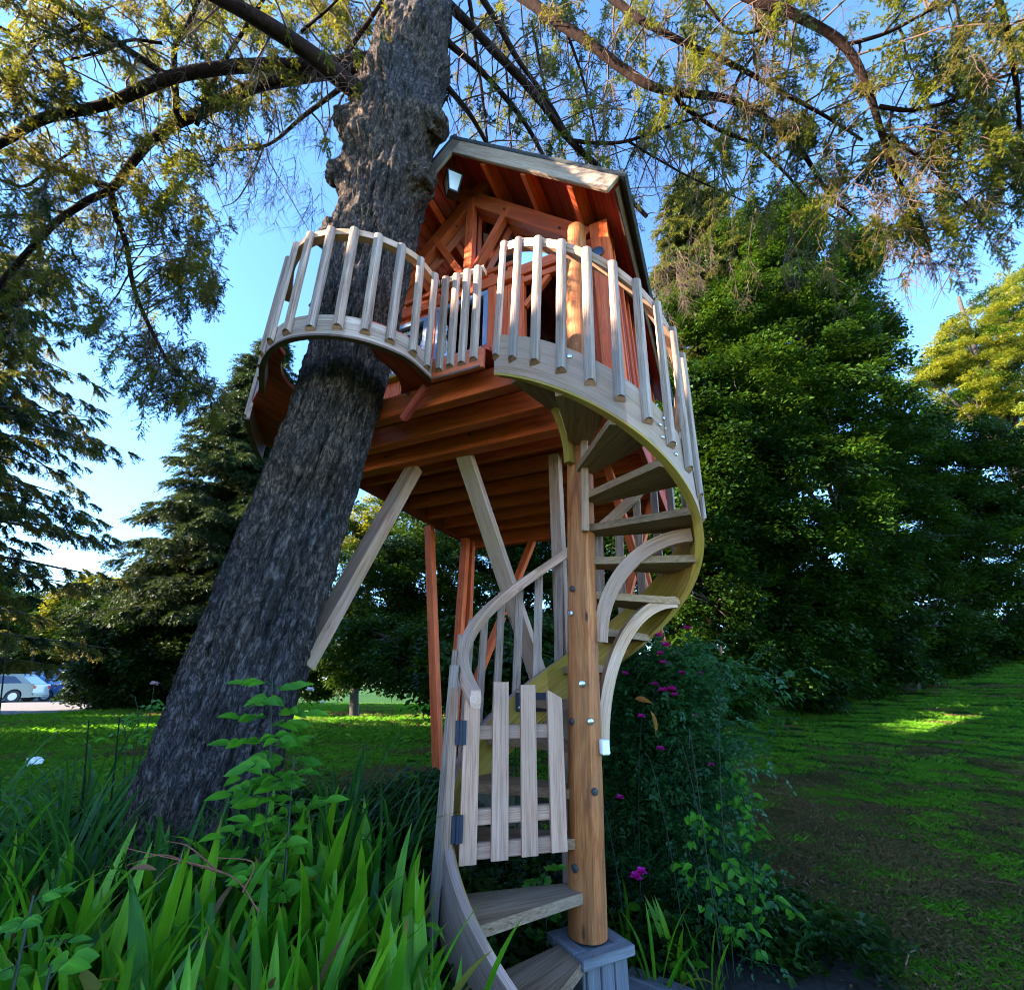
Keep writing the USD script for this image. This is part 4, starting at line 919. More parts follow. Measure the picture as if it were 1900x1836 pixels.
# ---------------------------------------------------------------- other trees
def leaf_clump(seed, n=60, r=.32, ll=.085, lw=.05, flat=.6, droop=.4):
    """a spray of folded leaves in a loose ball"""
    g = np.random.RandomState(seed)
    c = g.normal(size=(n, 3)); c /= np.linalg.norm(c, axis=1, keepdims=True); c *= (r * g.rand(n) ** .5)[:, None]; c[:, 2] *= flat
    a = g.rand(n) * 6.28; el = -droop * g.rand(n) + g.normal(0, .25, n)
    d = np.stack([np.cos(a) * np.cos(el), np.sin(a) * np.cos(el), np.sin(el)], 1)
    s = np.cross(d, np.array([0, 0, 1.0]) + g.normal(0, .4, (n, 3))); s /= np.linalg.norm(s, axis=1, keepdims=True)
    up = np.cross(s, d); L = ll * (.7 + .6 * g.rand(n))[:, None]; w = lw * (.7 + .6 * g.rand(n))[:, None]
    V = np.stack([c, c + d * L * .5 + s * w * .5 + up * w * .15, c + d * L, c + d * L * .5 - s * w * .5 + up * w * .15], 1).reshape(-1, 3)
    k = np.arange(n) * 4
    return V, np.vstack([np.stack([k, k + 1, k + 2], 1), np.stack([k, k + 2, k + 3], 1)])
def feather_clump(seed, n=9, L=.42, hang_=.5, w=.03):
    """conifer spray: shoots of short fat needle blades, drooping"""
    g = np.random.RandomState(seed); gs = []
    for i in range(n):
        a = g.normal(0, .5); d = np.array([math.cos(a), math.sin(a), -hang_ * g.rand()]); d /= np.linalg.norm(d)
        p = np.array([.3 * g.rand() * L, 0, 0])
        gs.append(needles(p, d, L * (.5 + .5 * g.rand()), 46, .06, w * .6, g, .08))
    V, F, _ = join(gs); return V, F
def leafy(name, label, blobs, mats, protos, trunk=None, dens=1.0, seed=1, group=None, category='tree', scale=1.0, limbs=True, inner=.35, barkmat=None):
    """blobs: (px, py, radius in px, distance y, squash); a crown of leaf clumps on those volumes with limbs towards them"""
    g = np.random.RandomState(seed)
    cs = []
    for px, py, rp, Yd, sq in blobs:
        c = at_y(px, py, Yd); t = Yd / ray(px, py)[1]; cs.append((c, rp * t / 850, sq))
    allc = np.array([c for c, _, _ in cs])
    base = np.array([allc[:, 0].mean(), allc[:, 1].mean(), 0.0]) if trunk is None else np.array([trunk[0], trunk[1], 0.0])
    base[2] = float(tz(base[0], base[1])) - .05
    T = thing(name, label, category, base, group)
    top = allc[:, 2].max(); h = top - base[2]
    n = 14; zz = np.linspace(0, 1, n)
    P = np.stack([base[0] + (allc[:, 0].mean() - base[0]) * zz + .15 * np.sin(zz * 5 + seed), base[1] + (allc[:, 1].mean() - base[1]) * zz + .15 * np.cos(zz * 4 + seed), base[2] + h * zz], 1)
    r0 = max(.06, h * .022)
    put(T, 'trunk', tube(P, np.linspace(r0, r0 * .2, n), 10)[:2], barkmat or M['dark_bark'], True)
    if limbs:
        ls = []
        for c, r, sq in cs:
            u = np.clip((c[2] - base[2]) / h - .25, .12, .95); p0 = np.array([np.interp(u, zz, P[:, k]) for k in range(3)])
            mid = (p0 + c) / 2 + np.array([0, 0, .1 * r]) + g.normal(0, .1 * r, 3)
            ls.append(tube(spline([p0, mid, c], 9), np.linspace(max(.03, r0 * .35), .015, 9), 6, False)[:2])
            for _ in range(5):
                e = g.normal(size=3); e /= np.linalg.norm(e); ls.append(tube(spline([mid * .4 + c * .6, c + e * r * .4, c + e * r * .9], 6), np.linspace(.03, .008, 6), 4, False)[:2])
        put(T, 'limbs', join(ls)[:2], barkmat or M['dark_bark'], True, kind='stuff')
    pos, idx, yaw, til, taz = [], [], [], [], []
    for c, r, sq in cs:
        m = int(dens * 44 * r * r + 10)
        e = g.normal(size=(m * 2, 3)); e /= np.linalg.norm(e, axis=1, keepdims=True)
        keep = meshkit.noise(e * 2.6 + c[None] * .37, seed) > .36
        e = e[keep][:m]
        rr = r * (1 - inner * g.rand(len(e)) ** 1.6) * (.66 + .62 * meshkit.noise(e * 2.2 + c[None], seed + 3))
        q = c + e * rr[:, None] * np.array([1, 1, sq])
        pos.append(q); yaw.append(np.arctan2(e[:, 1], e[:, 0]) + g.normal(0, .4, len(e))); til.append(g.normal(.2, .3, len(e))); taz.append(yaw[-1] + np.pi / 2)
    pos = np.vstack(pos); yaw = np.concatenate(yaw); til = np.concatenate(til); taz = np.concatenate(taz); n = len(pos)
    ok = pos[:, 2] > tz(pos[:, 0], pos[:, 1]) + .02
    pos, yaw, til, taz = pos[ok], yaw[ok], til[ok], taz[ok]; n = len(pos)
    pr = [(protos[k % len(protos)], mats[k % len(mats)], False) for k in range(max(len(mats), len(protos)))]
    instancer(T, 'crown', pr, pos, quats(yaw, til, taz), scale * g.uniform(.7, 1.35, n), g.randint(0, len(pr), n))
    return T, n
def conifer(name, label, base, h, r, mats, protos, seed=1, n_whorl=34, z0=.06, per=7, droop=.35, group=None, side=None, scale=1.0, lean=(0, 0), shape=.8, step=.34):
    g = np.random.RandomState(seed); base = np.array([*base, float(tz(base[0], base[1])) - .05])
    T = thing(name, label, 'tree', base, group)
    zz = np.linspace(0, 1, 12); P = np.stack([base[0] + lean[0] * zz, base[1] + lean[1] * zz, base[2] + h * zz], 1)
    r0 = h * .016 + .03
    put(T, 'trunk', tube(P, np.linspace(r0, .015, 12), 10)[:2], M['dark_bark'], True)
    br, pos, yaw, til, idx = [], [], [], [], []
    for k in range(n_whorl):
        u = z0 + (1 - z0) * (k / n_whorl) ** .95; p0 = np.array([np.interp(u, zz, P[:, c]) for c in range(3)])
        R_ = r * max(.03, (1 - u)) ** shape * g.uniform(.8, 1.15)
        for m in range(per):
            a = g.rand() * 6.28 + m * 6.28 / per
            if side is not None and math.cos(a - side) < -.2: continue
            L = R_ * g.uniform(.65, 1.12); d = np.array([math.cos(a), math.sin(a), 0])
            q = np.array([p0 + d * L * t + np.array([0, 0, .10 * L * t - droop * L * t * t + .12 * L * max(0, t - .7)]) for t in np.linspace(0, 1, 7)])
            br.append(tube(q, np.linspace(.012 + .010 * L, .004, 7), 4, False)[:2])
            s = .12
            while s < L:
                x = np.array([np.interp(s / L, np.linspace(0, 1, 7), q[:, c]) for c in range(3)])
                for sg in (-1, 1):
                    pos.append(x + g.normal(0, .04, 3)); yaw.append(a + sg * g.uniform(.25, 1.0)); til.append(g.uniform(.1, .6))
                s += step * g.uniform(.7, 1.3)
            pos.append(q[-1]); yaw.append(a); til.append(.1)
    pos.append(P[-1]); yaw.append(0); til.append(-1.3)
    put(T, 'limbs', join(br)[:2], M['dark_bark'], True, kind='stuff')
    pos, yaw, til = np.array(pos), np.array(yaw), np.array(til); n = len(pos)
    pr = [(protos[k % len(protos)], mats[k % len(mats)], False) for k in range(max(len(mats), len(protos)))]
    instancer(T, 'crown', pr, pos, quats(yaw, til, yaw + np.pi / 2), scale * g.uniform(.75, 1.25, n), g.randint(0, len(pr), n))
    return T, n
LC = [leaf_clump(k, 150, .38, .12, .075) for k in range(4)]
LS = [leaf_clump(20 + k, 170, .36, .095, .055, .5, .6) for k in range(4)]
FC = [feather_clump(40 + k) for k in range(4)]
tot = 0
dk, md, ye = M['leaf_dark'], M['leaf_mid'], M['leaf_yellow']
# dark pointed spruce behind the trunk, left
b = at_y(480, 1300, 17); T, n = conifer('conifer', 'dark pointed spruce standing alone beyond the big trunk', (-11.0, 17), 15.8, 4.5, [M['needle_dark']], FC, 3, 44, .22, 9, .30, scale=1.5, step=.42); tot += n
# tall spruce with olive hanging foliage behind the house roof
b = at_y(1255, 1000, 9.5); T, n = conifer('conifer', 'tall olive spruce with hanging sprays right behind the house roof', (6.6, 11.6), 18.2, 3.0, [M['needle_olive'], M['needle_olive'], M['needle_dark']], FC, 9, 34, .46, 8, .55, scale=1.15, step=.34, shape=.45); tot += n
# spruce leaning in from the left edge
b = at_y(-150, 1000, 8.5); T, n = conifer('conifer', 'loose spruce reaching in from the left edge with level feathery boughs', (b[0] - .3, 8.4), 10.8, 3.9, [M['needle_olive'], M['needle_rust'], M['needle_olive'], M['needle_dark']], FC, 17, 27, .14, 8, .20, scale=.80, step=.30, shape=.45); tot += n
# broad dark trees on the right
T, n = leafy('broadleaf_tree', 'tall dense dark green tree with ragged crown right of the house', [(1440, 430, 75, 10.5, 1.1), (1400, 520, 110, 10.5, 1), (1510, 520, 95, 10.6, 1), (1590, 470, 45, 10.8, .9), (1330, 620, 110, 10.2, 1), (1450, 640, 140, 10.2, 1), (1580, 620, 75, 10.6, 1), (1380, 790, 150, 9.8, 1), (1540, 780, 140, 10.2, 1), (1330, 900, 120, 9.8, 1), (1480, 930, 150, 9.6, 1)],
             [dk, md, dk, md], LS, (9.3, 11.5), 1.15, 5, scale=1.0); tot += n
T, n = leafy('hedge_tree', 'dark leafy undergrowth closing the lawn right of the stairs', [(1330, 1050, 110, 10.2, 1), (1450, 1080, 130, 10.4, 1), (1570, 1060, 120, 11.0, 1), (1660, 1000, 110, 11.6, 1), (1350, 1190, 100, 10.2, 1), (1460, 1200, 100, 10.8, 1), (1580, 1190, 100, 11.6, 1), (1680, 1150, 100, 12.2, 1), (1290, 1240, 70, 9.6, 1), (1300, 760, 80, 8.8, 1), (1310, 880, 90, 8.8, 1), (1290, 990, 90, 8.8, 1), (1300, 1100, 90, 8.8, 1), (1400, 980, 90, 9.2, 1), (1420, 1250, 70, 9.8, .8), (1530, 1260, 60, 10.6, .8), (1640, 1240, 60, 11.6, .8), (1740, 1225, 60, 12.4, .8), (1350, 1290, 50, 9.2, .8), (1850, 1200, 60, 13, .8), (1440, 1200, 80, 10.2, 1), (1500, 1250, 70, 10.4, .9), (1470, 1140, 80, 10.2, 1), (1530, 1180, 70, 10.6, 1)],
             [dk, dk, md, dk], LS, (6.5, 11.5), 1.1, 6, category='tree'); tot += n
T, n = leafy('broadleaf_tree', 'deep green tree below the yellow crown at the right edge', [(1640, 860, 90, 13.0, 1), (1720, 850, 100, 13.4, 1), (1820, 900, 110, 13.4, 1), (1740, 980, 110, 13, 1), (1860, 1020, 110, 13, 1), (1760, 1110, 100, 13, 1), (1880, 1150, 100, 13.4, 1), (1960, 980, 120, 13.6, 1), (1800, 1210, 60, 13.2, 1)],
             [dk, dk, md], LS, (13, 14), 1.0, 7); tot += n
T, n = leafy('broadleaf_tree', 'sunlit yellow green tree with feathery crown at the right edge', [(1880, 580, 75, 18, .9), (1800, 640, 75, 18, .8), (1740, 680, 50, 18, .7), (1850, 700, 90, 18, .8), (1930, 680, 100, 18, .9), (1790, 740, 70, 18, .7), (1890, 790, 90, 18, .8), (1720, 700, 30, 18, .7), (1960, 560, 90, 18.5, .9)],
             [ye, ye, md], LS, (22, 19), .62, 8, inner=.5); tot += n
# shrubs and trees behind the treehouse
T, n = leafy('broadleaf_tree', 'yellow green tree seen under the house floor beside the trunk', [(700, 960, 45, 15, 1), (680, 1030, 50, 15, 1), (760, 1020, 50, 15.5, 1), (640, 1000, 40, 15, 1)], [ye, md, dk], LS, None, 1.0, 9); tot += n
T, n = leafy('tall_shrub', 'dark green shrub mass behind the house legs', [(700, 1100, 90, 12.5, 1), (800, 1080, 90, 12.5, 1), (900, 1080, 100, 12, 1), (1000, 1080, 100, 12, 1), (1100, 1060, 100, 12, 1), (660, 1190, 80, 12.6, 1), (760, 1200, 90, 12.5, 1), (870, 1210, 90, 11.6, 1), (980, 1210, 90, 11.5, 1), (1090, 1200, 90, 11, 1), (1180, 1100, 100, 11, 1), (1200, 1220, 80, 10.6, 1), (800, 980, 60, 13, 1), (900, 960, 60, 13, 1), (1000, 980, 70, 13, 1), (1130, 930, 80, 12, 1), (1220, 980, 90, 11, 1)],
             [dk, dk, md, dk], LS, (-.5, 12.5), 1.15, 10, category='shrub'); tot += n
T, n = leafy('tall_shrub', 'dark shrub at the lawn edge left of the trunk', [(210, 1180, 70, 20, 1.2), (290, 1150, 80, 20, 1.2), (250, 1260, 60, 19, 1), (330, 1230, 70, 19, 1.1), (170, 1260, 40, 20, 1), (390, 1180, 80, 19, 1.2), (180, 1130, 40, 22, 1), (230, 1220, 70, 18, 1.2), (310, 1240, 70, 18, 1), (270, 1190, 80, 18.5, 1.2), (360, 1250, 60, 18, 1)], [dk, dk, M['needle_dark']], LC, None, 1.3, 11, category='shrub'); tot += n
T, n = leafy('broadleaf_tree', 'yellow green bushy tree behind the parked cars', [(150, 1120, 45, 40, .9), (90, 1140, 50, 42, .9), (30, 1150, 50, 42, .9), (120, 1170, 50, 40, .9), (190, 1100, 30, 40, 1), (-30, 1130, 60, 44, 1)], [ye, md, md], LC, None, .30, 12, scale=2.0); tot += n
T, n = leafy('broadleaf_tree', 'dark tree behind the parked van', [(110, 1215, 50, 44, 1), (170, 1200, 50, 42, 1), (200, 1240, 40, 40, 1), (20, 1235, 40, 50, .8)], [dk], LC, None, .35, 13, scale=2.0); tot += n
T, n = leafy('tall_shrub', 'low dark shrubs right behind the foot of the stairs', [(760, 1225, 60, 8.6, .9), (840, 1250, 60, 7.6, .9), (920, 1255, 60, 7.4, .9), (1000, 1260, 60, 7.4, .9), (1080, 1265, 60, 7.4, .9), (700, 1180, 50, 9.6, 1), (880, 1180, 60, 8.4, 1), (990, 1190, 60, 8.2, 1)], [dk, dk, md], LS, None, 1.3, 31, category='shrub'); tot += n
T, n = leafy('tall_shrub', 'long dark hedge closing the far side of the lawn', [(600, 1240, 50, 17, .9), (540, 1240, 50, 17.5, .9), (480, 1240, 50, 18, .9), (420, 1240, 50, 18.5, .9), (660, 1225, 50, 16.5, .9), (720, 1215, 50, 16, .9), (780, 1215, 50, 16, .9), (1700, 1215, 60, 17, .9), (1780, 1215, 60, 17, .9), (1860, 1205, 60, 17, .9), (1620, 1225, 60, 16.5, .9), (1930, 1195, 60, 17, .9)], [dk], LC, None, 1.5, 32, category='shrub'); tot += n
# unseen trees added out of the frame to the left, to shade the garden
for k, (x, y, h_, rr, lab) in enumerate(((-13, 4.6, 8.4, 3.2, 'dense unseen shade tree left of the garden nearest the lawn'), (-13.5, -.6, 8.8, 3.2, 'dense unseen shade tree left of the garden'), (-12, 1.9, 9.0, 3.0, 'taller dense unseen shade tree left of the garden'))):
    g_ = np.random.RandomState(90 + k); base = np.array([x, y, .5]); T = thing('broadleaf_tree', lab, 'tree', base)
    put(T, 'trunk', tube([base, base + [0, 0, h_ * .5], base + [.2, 0, h_ * .9]], [.22, .16, .05], 10)[:2], M['dark_bark'], True)
    m = 1500; e = g_.normal(size=(m, 3)); e /= np.linalg.norm(e, axis=1, keepdims=True); q = base + [0, 0, h_ * .52] + e * (g_.rand(m) ** .35)[:, None] * [rr, rr, h_ * .48]
    instancer(T, 'crown', [(c_, dk, False) for c_ in LC], q, quats(g_.rand(m) * 6.28), g_.uniform(.9, 1.7, m), g_.randint(0, 4, m)); tot += m
for k, (x, y, h_, rr, lab) in enumerate(((-56, 39, 15, 6, 'dense unseen shade tree left of the parked cars'), (-47, 29, 13, 5, 'dense unseen shade tree left of the driveway'), (-25, 14.5, 7.5, 2.6, 'round unseen shade tree left of the far lawn'), (-22, 10.2, 6.5, 2.2, 'smaller round unseen shade tree left of the far lawn'))):  # more unseen trees, added to shade the driveway, cars and far lawn
    g_ = np.random.RandomState(95 + k); base = np.array([x, y, .5]); T = thing('broadleaf_tree', lab, 'tree', base)
    put(T, 'trunk', tube([base, base + [0, 0, h_ * .5], base + [.2, 0, h_ * .9]], [.22, .16, .05], 10)[:2], M['dark_bark'], True)
    m = 900; e = g_.normal(size=(m, 3)); e /= np.linalg.norm(e, axis=1, keepdims=True); q = base + [0, 0, h_ * .54] + e * (g_.rand(m) ** .35)[:, None] * [rr, rr, h_ * .46]
    instancer(T, 'crown', [(c_, dk, False) for c_ in LC], q, quats(g_.rand(m) * 6.28), g_.uniform(.9, 1.7, m) * rr / 2.6, g_.randint(0, 4, m)); tot += m
print('tree instances', tot)
# ---------------------------------------------------------------- plants of the bed
def rot_z(v, a):
    c, s = math.cos(a), math.sin(a); return v @ np.array([[c, s, 0], [-s, c, 0], [0, 0, 1]])
def blade_leaf(L, w, az, lean, curl, g, n=11, fold=.25, twist=0.0, base=(0, 0, 0)):
    """sword leaf: rises from the base leaning towards az, bending over with curl"""
    u = np.linspace(0, 1, n); el = math.pi / 2 - lean - curl * u ** 2.2
    ds = L / (n - 1); r = np.concatenate([[0], np.cumsum(np.cos(el[:-1]) * ds)]); z = np.concatenate([[0], np.cumsum(np.sin(el[:-1]) * ds)])
    c = np.stack([np.cos(az) * r, np.sin(az) * r, z], 1) + np.asarray(base)
    wd = w * np.minimum(1, .72 + u * .9) * np.clip(1 - np.clip((u - .55) / .45, 0, 1) ** 1.7, .02, 1)
    fa = az + math.pi / 2 + twist * u
    side = np.stack([np.cos(fa), np.sin(fa), np.zeros(n)], 1)
    nr = np.stack([-np.cos(az) * np.sin(el), -np.sin(az) * np.sin(el), np.cos(el)], 1)
    V = np.stack([c - side * wd[:, None] / 2 + nr * fold * wd[:, None] * .5, c, c + side * wd[:, None] / 2 + nr * fold * wd[:, None] * .5], 1).reshape(-1, 3)
    i = np.arange(n - 1)[:, None] * 3 + np.array([0, 1])
    f = np.stack([i, i + 1, i + 4, i + 3], -1).reshape(-1, 4)
    G = np.stack([np.repeat(u, 3), np.stack([-wd / 2, 0 * wd, wd / 2], 1).ravel() + 7 * L, np.full(3 * n, L)], 1)
    return V, tri(f), G
def kind_prim(name):
    p = '/World/' + name; stage.CreateClassPrim(p); return p
def make_kinds(name, count, builder):
    out = []
    for k in range(count):
        p = kind_prim(name + '_kind_' + 'abcdefgh'[k]); builder(p, k, np.random.RandomState(100 + k)); out.append(p)
    return out
def copy_of(src, name, label, category, loc, yaw, scale, group, tilt=(0, 0)):
    p = '/World/' + numbered('/World', name); x = UsdGeom.Xform.Define(stage, p)
    x.AddTranslateOp().Set(Gf.Vec3d(*map(float, loc))); x.AddRotateXYZOp().Set(Gf.Vec3f(tilt[0], tilt[1], math.degrees(yaw))); x.AddScaleOp().Set(Gf.Vec3f(scale, scale, scale))
    x.GetPrim().GetReferences().AddInternalReference(src); x.GetPrim().SetInstanceable(True)
    cd(x.GetPrim(), label=label, category=category, group=group); return p
def iris_builder(p, k, g):
    n = 7 + k % 3; fan = g.rand() * 3.14
    for i in range(n):
        s = (i / (n - 1) - .5) * 2
        az = fan + (0 if s > 0 else math.pi) + g.normal(0, .35)
        lean = abs(s) * .55 + .05 + .15 * g.rand(); L = .60 * (1 - .32 * abs(s)) * g.uniform(.7, 1.2)
        geo = blade_leaf(L, .047 * g.uniform(.8, 1.2), az, lean, g.choice([.15, .3, .5, .9, 1.6], p=[.17, .25, .25, .2, .13]), g, base=(math.cos(fan) * s * .05, math.sin(fan) * s * .05, 0), twist=g.normal(0, .4))
        put(p, 'leaf', geo, M['yellowed'] if g.rand() < .045 else (M['dead'] if g.rand() < .03 else M['iris']), True, shift=False)
iris_kinds = make_kinds('iris', 7, iris_builder)
g = np.random.RandomState(41); done = []
tries = 0
while len(done) < 132 and tries < 6000:
    tries += 1
    x, y = g.uniform(-2.35, -.12), g.uniform(1.38, 2.78)
    if math.hypot(x - .42, y - 2.96) < .98 or math.hypot(x + 1.79, y - 3.0) < .62: continue
    if any((x - a) ** 2 + (y - b) ** 2 < .086 ** 2 for a, b in done): continue
    if x > -.42 and y < 1.75: continue
    done.append((x, y))
IRG = 'iris clumps in the bed left of the gate'
for x, y in done:
    copy_of(iris_kinds[g.randint(7)], 'iris_plant', 'clump of broad bright green sword leaves in the bed left of the gate', 'iris', (x, y, float(tz(x, y)) + .0), g.rand() * 6.28, g.uniform(.72, 1.04), IRG, (g.normal(0, 4), g.normal(0, 4)))
for (x, y, s_) in ((.74, 3.14, .72), (.90, 3.30, .75), (.66, 3.42, .7), (1.02, 3.16, .6)):
    copy_of(iris_kinds[g.randint(7)], 'iris_plant', 'small clump of sword leaves at the foot of the post, right of the plinth', 'iris', (x, y, float(tz(x, y))), g.rand() * 6.28, s_, 'iris clumps right of the plinth', (g.normal(0, 12), g.normal(0, 12)))
def strap_builder(p, k, g):
    for i in range(22):
        geo = blade_leaf(g.uniform(.5, .85), .016 * g.uniform(.8, 1.3), g.rand() * 6.28, g.uniform(.15, .6), g.uniform(.7, 1.9), g, 9, base=(*g.normal(0, .03, 2), 0), twist=g.normal(0, .3))
        put(p, 'leaf', geo, M['strap'], True)
strap_kinds = make_kinds('strap', 3, strap_builder)
for x, y in ((-2.55, 2.75), (-2.3, 2.9), (-2.1, 2.62), (-1.85, 2.42), (-1.5, 2.45), (-2.75, 2.5), (-2.9, 2.9), (-2.5, 3.2), (-1.2, 2.62), (-.85, 2.75), (-.65, 2.9), (-3.2, 2.7), (-.6, 3.3), (-.95, 3.1), (-1.95, 2.5), (-2.2, 2.45), (-1.7, 2.52), (-1.35, 2.5), (-2.4, 2.6), (-2.0, 2.75), (-2.6, 2.55)):
    copy_of(strap_kinds[g.randint(3)], 'daylily_plant', 'tuft of thin arching dark green strap leaves round the foot of the big trunk', 'daylily', (x, y, float(tz(x, y))), g.rand() * 6.28, g.uniform(.85, 1.15), 'strap leaved tufts round the trunk')
def leaflet(L, w, n=4):
    u = np.linspace(0, 1, n + 1); wd = w * np.sin(np.pi * np.clip(u, 0, 1) ** .8) ** .9; wd[0] = wd[-1] = .0008
    c = np.stack([u * L, np.zeros(n + 1), -.18 * L * u ** 2], 1)
    V = np.stack([c + np.stack([0 * u, wd / 2, .2 * wd], 1), c, c + np.stack([0 * u, -wd / 2, .2 * wd], 1)], 1).reshape(-1, 3)
    i = np.arange(n)[:, None] * 3 + np.array([0, 1])
    return V, tri(np.stack([i, i + 1, i + 4, i + 3], -1).reshape(-1, 4))
def orient(v, d, up, p):
    x = np.asarray(d, float); x /= np.linalg.norm(x); y = np.cross(up, x); y /= np.linalg.norm(y) + 1e-9; z = np.cross(x, y)
    return v @ np.array([x, y, z]) + np.asarray(p)
def pinnate(parent, p, d, L, pairs, ll, lw, mat, stem, g, as_parts=True, droop=.3):
    """compound leaf from p towards d: a rachis part carrying leaflets"""
    d = np.asarray(d, float); d /= np.linalg.norm(d)
    u = np.linspace(0, 1, 6); R_ = p + d * (u * L)[:, None]; R_[:, 2] -= droop * L * u ** 2
    side = np.cross(d, [0, 0, 1]); side /= np.linalg.norm(side) + 1e-9; up = np.cross(side, d)
    geos = []
    for k in range(pairs + 1):
        t = .28 + .72 * k / max(1, pairs); q = np.array([np.interp(t, u, R_[:, c]) for c in range(3)])
        for s in ((-1, 1) if k < pairs else (0,)):
            dd = (side * s + d * (.55 if s else 1) + np.array([0, 0, -.12])) + g.normal(0, .10, 3); V, F = leaflet(ll * g.uniform(.85, 1.15) * (1.15 if not s else 1), lw * g.uniform(.85, 1.15))
            geos.append((orient(V, dd, up + np.array([.1, -.75, 0]) + g.normal(0, .25, 3), q), F))
    if as_parts:
        lp_ = put(parent, 'leaf', tube(R_, np.linspace(.0022, .001, 6), 4, False)[:2], stem, True)
        for q in geos: put(lp_, 'leaflet', q, mat, True)
    else:
        return geos + [tube(R_, np.linspace(.0018, .0008, 6), 3, False)[:2]]
# sapling in front of the trunk
def sapling(name, label, base, top, nleaf, L, pairs, ll, lw, mat, seed, spread=1.0, start=.25):
    g = np.random.RandomState(seed); base, top = np.asarray(base, float), np.asarray(top, float)
    T = thing(name, label, 'plant', base)
    P = spline([base, (base + top) / 2 + g.normal(0, .02, 3), top], 12)
    put(T, 'stem', tube(P, np.linspace(.008, .003, 12), 6)[:2], M['stem_green'], True)
    for k in range(nleaf):
        t = start + (1 - start) * (k + .5) / nleaf; p = np.array([np.interp(t, np.linspace(0, 1, 12), P[:, c]) for c in range(3)])
        a = k * 2.4 + g.normal(0, .3); d = np.array([math.cos(a) * spread, math.sin(a) * spread, g.uniform(.1, .5)])
        pinnate(T, p, d, L * g.uniform(.8, 1.2) * (1.15 - .4 * t), pairs, ll, lw, mat, M['stem_green'], g)
    return T
b = at_y(505, 1455, 2.40)
sapling('sapling', 'fresh green sapling with paired leaflets standing against the big trunk', (b[0], b[1], float(tz(b[0], b[1]))), at_y(505, 1262, 2.40), 26, .19, 3, .088, .046, M['leaf_fresh'], 3)
b = at_y(560, 1500, 2.35); sapling('sapling', 'low leafy shoot at the right foot of the trunk', (b[0], b[1], float(tz(b[0], b[1]))), at_y(545, 1400, 2.35), 12, .16, 2, .085, .045, M['leaf_fresh'], 4)
b = at_y(60, 1790, 1.62); sapling('sapling', 'leafy compound shoot in the lower left corner of the bed', (b[0], b[1], float(tz(b[0], b[1]))), at_y(62, 1660, 1.62), 12, .13, 4, .046, .022, M['leaf_fresh'], 5)
b = at_y(110, 1836, 1.45); sapling('sapling', 'broad leaved shoot at the bottom left corner', (b[0], b[1], float(tz(b[0], b[1]))), at_y(95, 1790, 1.45), 7, .12, 2, .06, .036, M['leaf_fresh'], 6)
b = at_y(1000, 1650, 3.15); sapling('sapling', 'small bright compound leaf plant under the gate between the lowest steps', (b[0], b[1], float(tz(b[0], b[1]))), at_y(1000, 1606, 3.15), 9, .13, 3, .05, .028, M['leaf_fresh'], 7)
b = at_y(1225, 1795, 3.45); sapling('sapling', 'low broad leaf plant behind the boardwalk', (b[0], b[1], float(tz(b[0], b[1]))), at_y(1230, 1690, 3.45), 10, .16, 1, .09, .06, M['leaf_fresh'], 8)
# bare dark stalks and a dried red one
for k, (x0, y0, x1, y1, Yd, lab) in enumerate([(14, 1500, 18, 1150, 2.9, 'thin dark upright stalk at the left edge'), (190, 1470, 165, 1335, 2.9, 'leaning dark stalk before the left lawn'), (238, 1460, 222, 1330, 2.9, 'second dark stalk from the trunk before the lawn')]):
    p0, p1 = at_y(x0, y0, Yd), at_y(x1, y1, Yd); p0[2] = float(tz(p0[0], p0[1]))
    single('stalk', tube(spline([p0, (p0 + p1) / 2 + [.01, 0, 0], p1], 9), np.linspace(.006, .003, 9), 5)[:2], M['stem_dark'], lab, 'stalk', True)
gs = []
for a, b_, c, Yd in [((480, 1690), (420, 1620), (230, 1572), 1.95), ((420, 1620), (330, 1600), (280, 1640), 1.95), ((400, 1612), (350, 1570), (310, 1560), 1.95), ((450, 1655), (470, 1600), (400, 1590), 1.95), ((360, 1604), (300, 1585), (235, 1605), 1.93)]:
    gs.append(tube(spline([at_y(*a, Yd), at_y(*b_, Yd), at_y(*c, Yd - .1)], 12), np.linspace(.0035, .0012, 12), 4, False)[:2])
DS = thing('dry_stalk', 'dried reddish branching flower stalk lying across the iris leaves', 'stalk', at_y(420, 1620, 1.95))
for q in gs: put(DS, 'stem', q, M['stem_red'], True)
v, f = leaflet(.085, .03); put(DS, 'dead_leaf', (orient(v, (1, .1, .1), (0, -.3, 1), at_y(240, 1612, 1.9)), f), M['dead'], True)
# rose bush to the right of the stairs
def flower(parent, c, r, mat, g, name='flower'):
    gs = []
    for k in range(11):
        a = k * 2.4; el = .1 + .09 * k; V, F = leaflet(r * 1.25, r * 1.3, 3); V = V + [0, 0, 0]
        d = np.array([math.cos(a) * math.cos(el), math.sin(a) * math.cos(el), math.sin(el)]); d = d + np.array([0, -.35, 0])
        gs.append((orient(V, d, (0, -.3, 1), c), F))
    V, F, _ = join(gs); put(parent, name, (V, F), mat, True)
def rose_spray(seed):
    g = np.random.RandomState(seed); gs = []
    q = np.cumsum(np.vstack([[0, 0, 0], g.normal(0, .02, (5, 3)) + [.05, 0, .01]]), 0)
    gs.append(tube(q, np.linspace(.003, .0012, 6), 4, False)[:2])
    for k in range(1, 6):
        a = k * 2.2 + g.rand(); gs += pinnate(None, q[k], np.array([.4 + math.cos(a), math.sin(a), .3 * g.normal()]), .085, 2, .036, .024, None, None, g, False, .4)
    V, F, _ = join(gs); return V, F
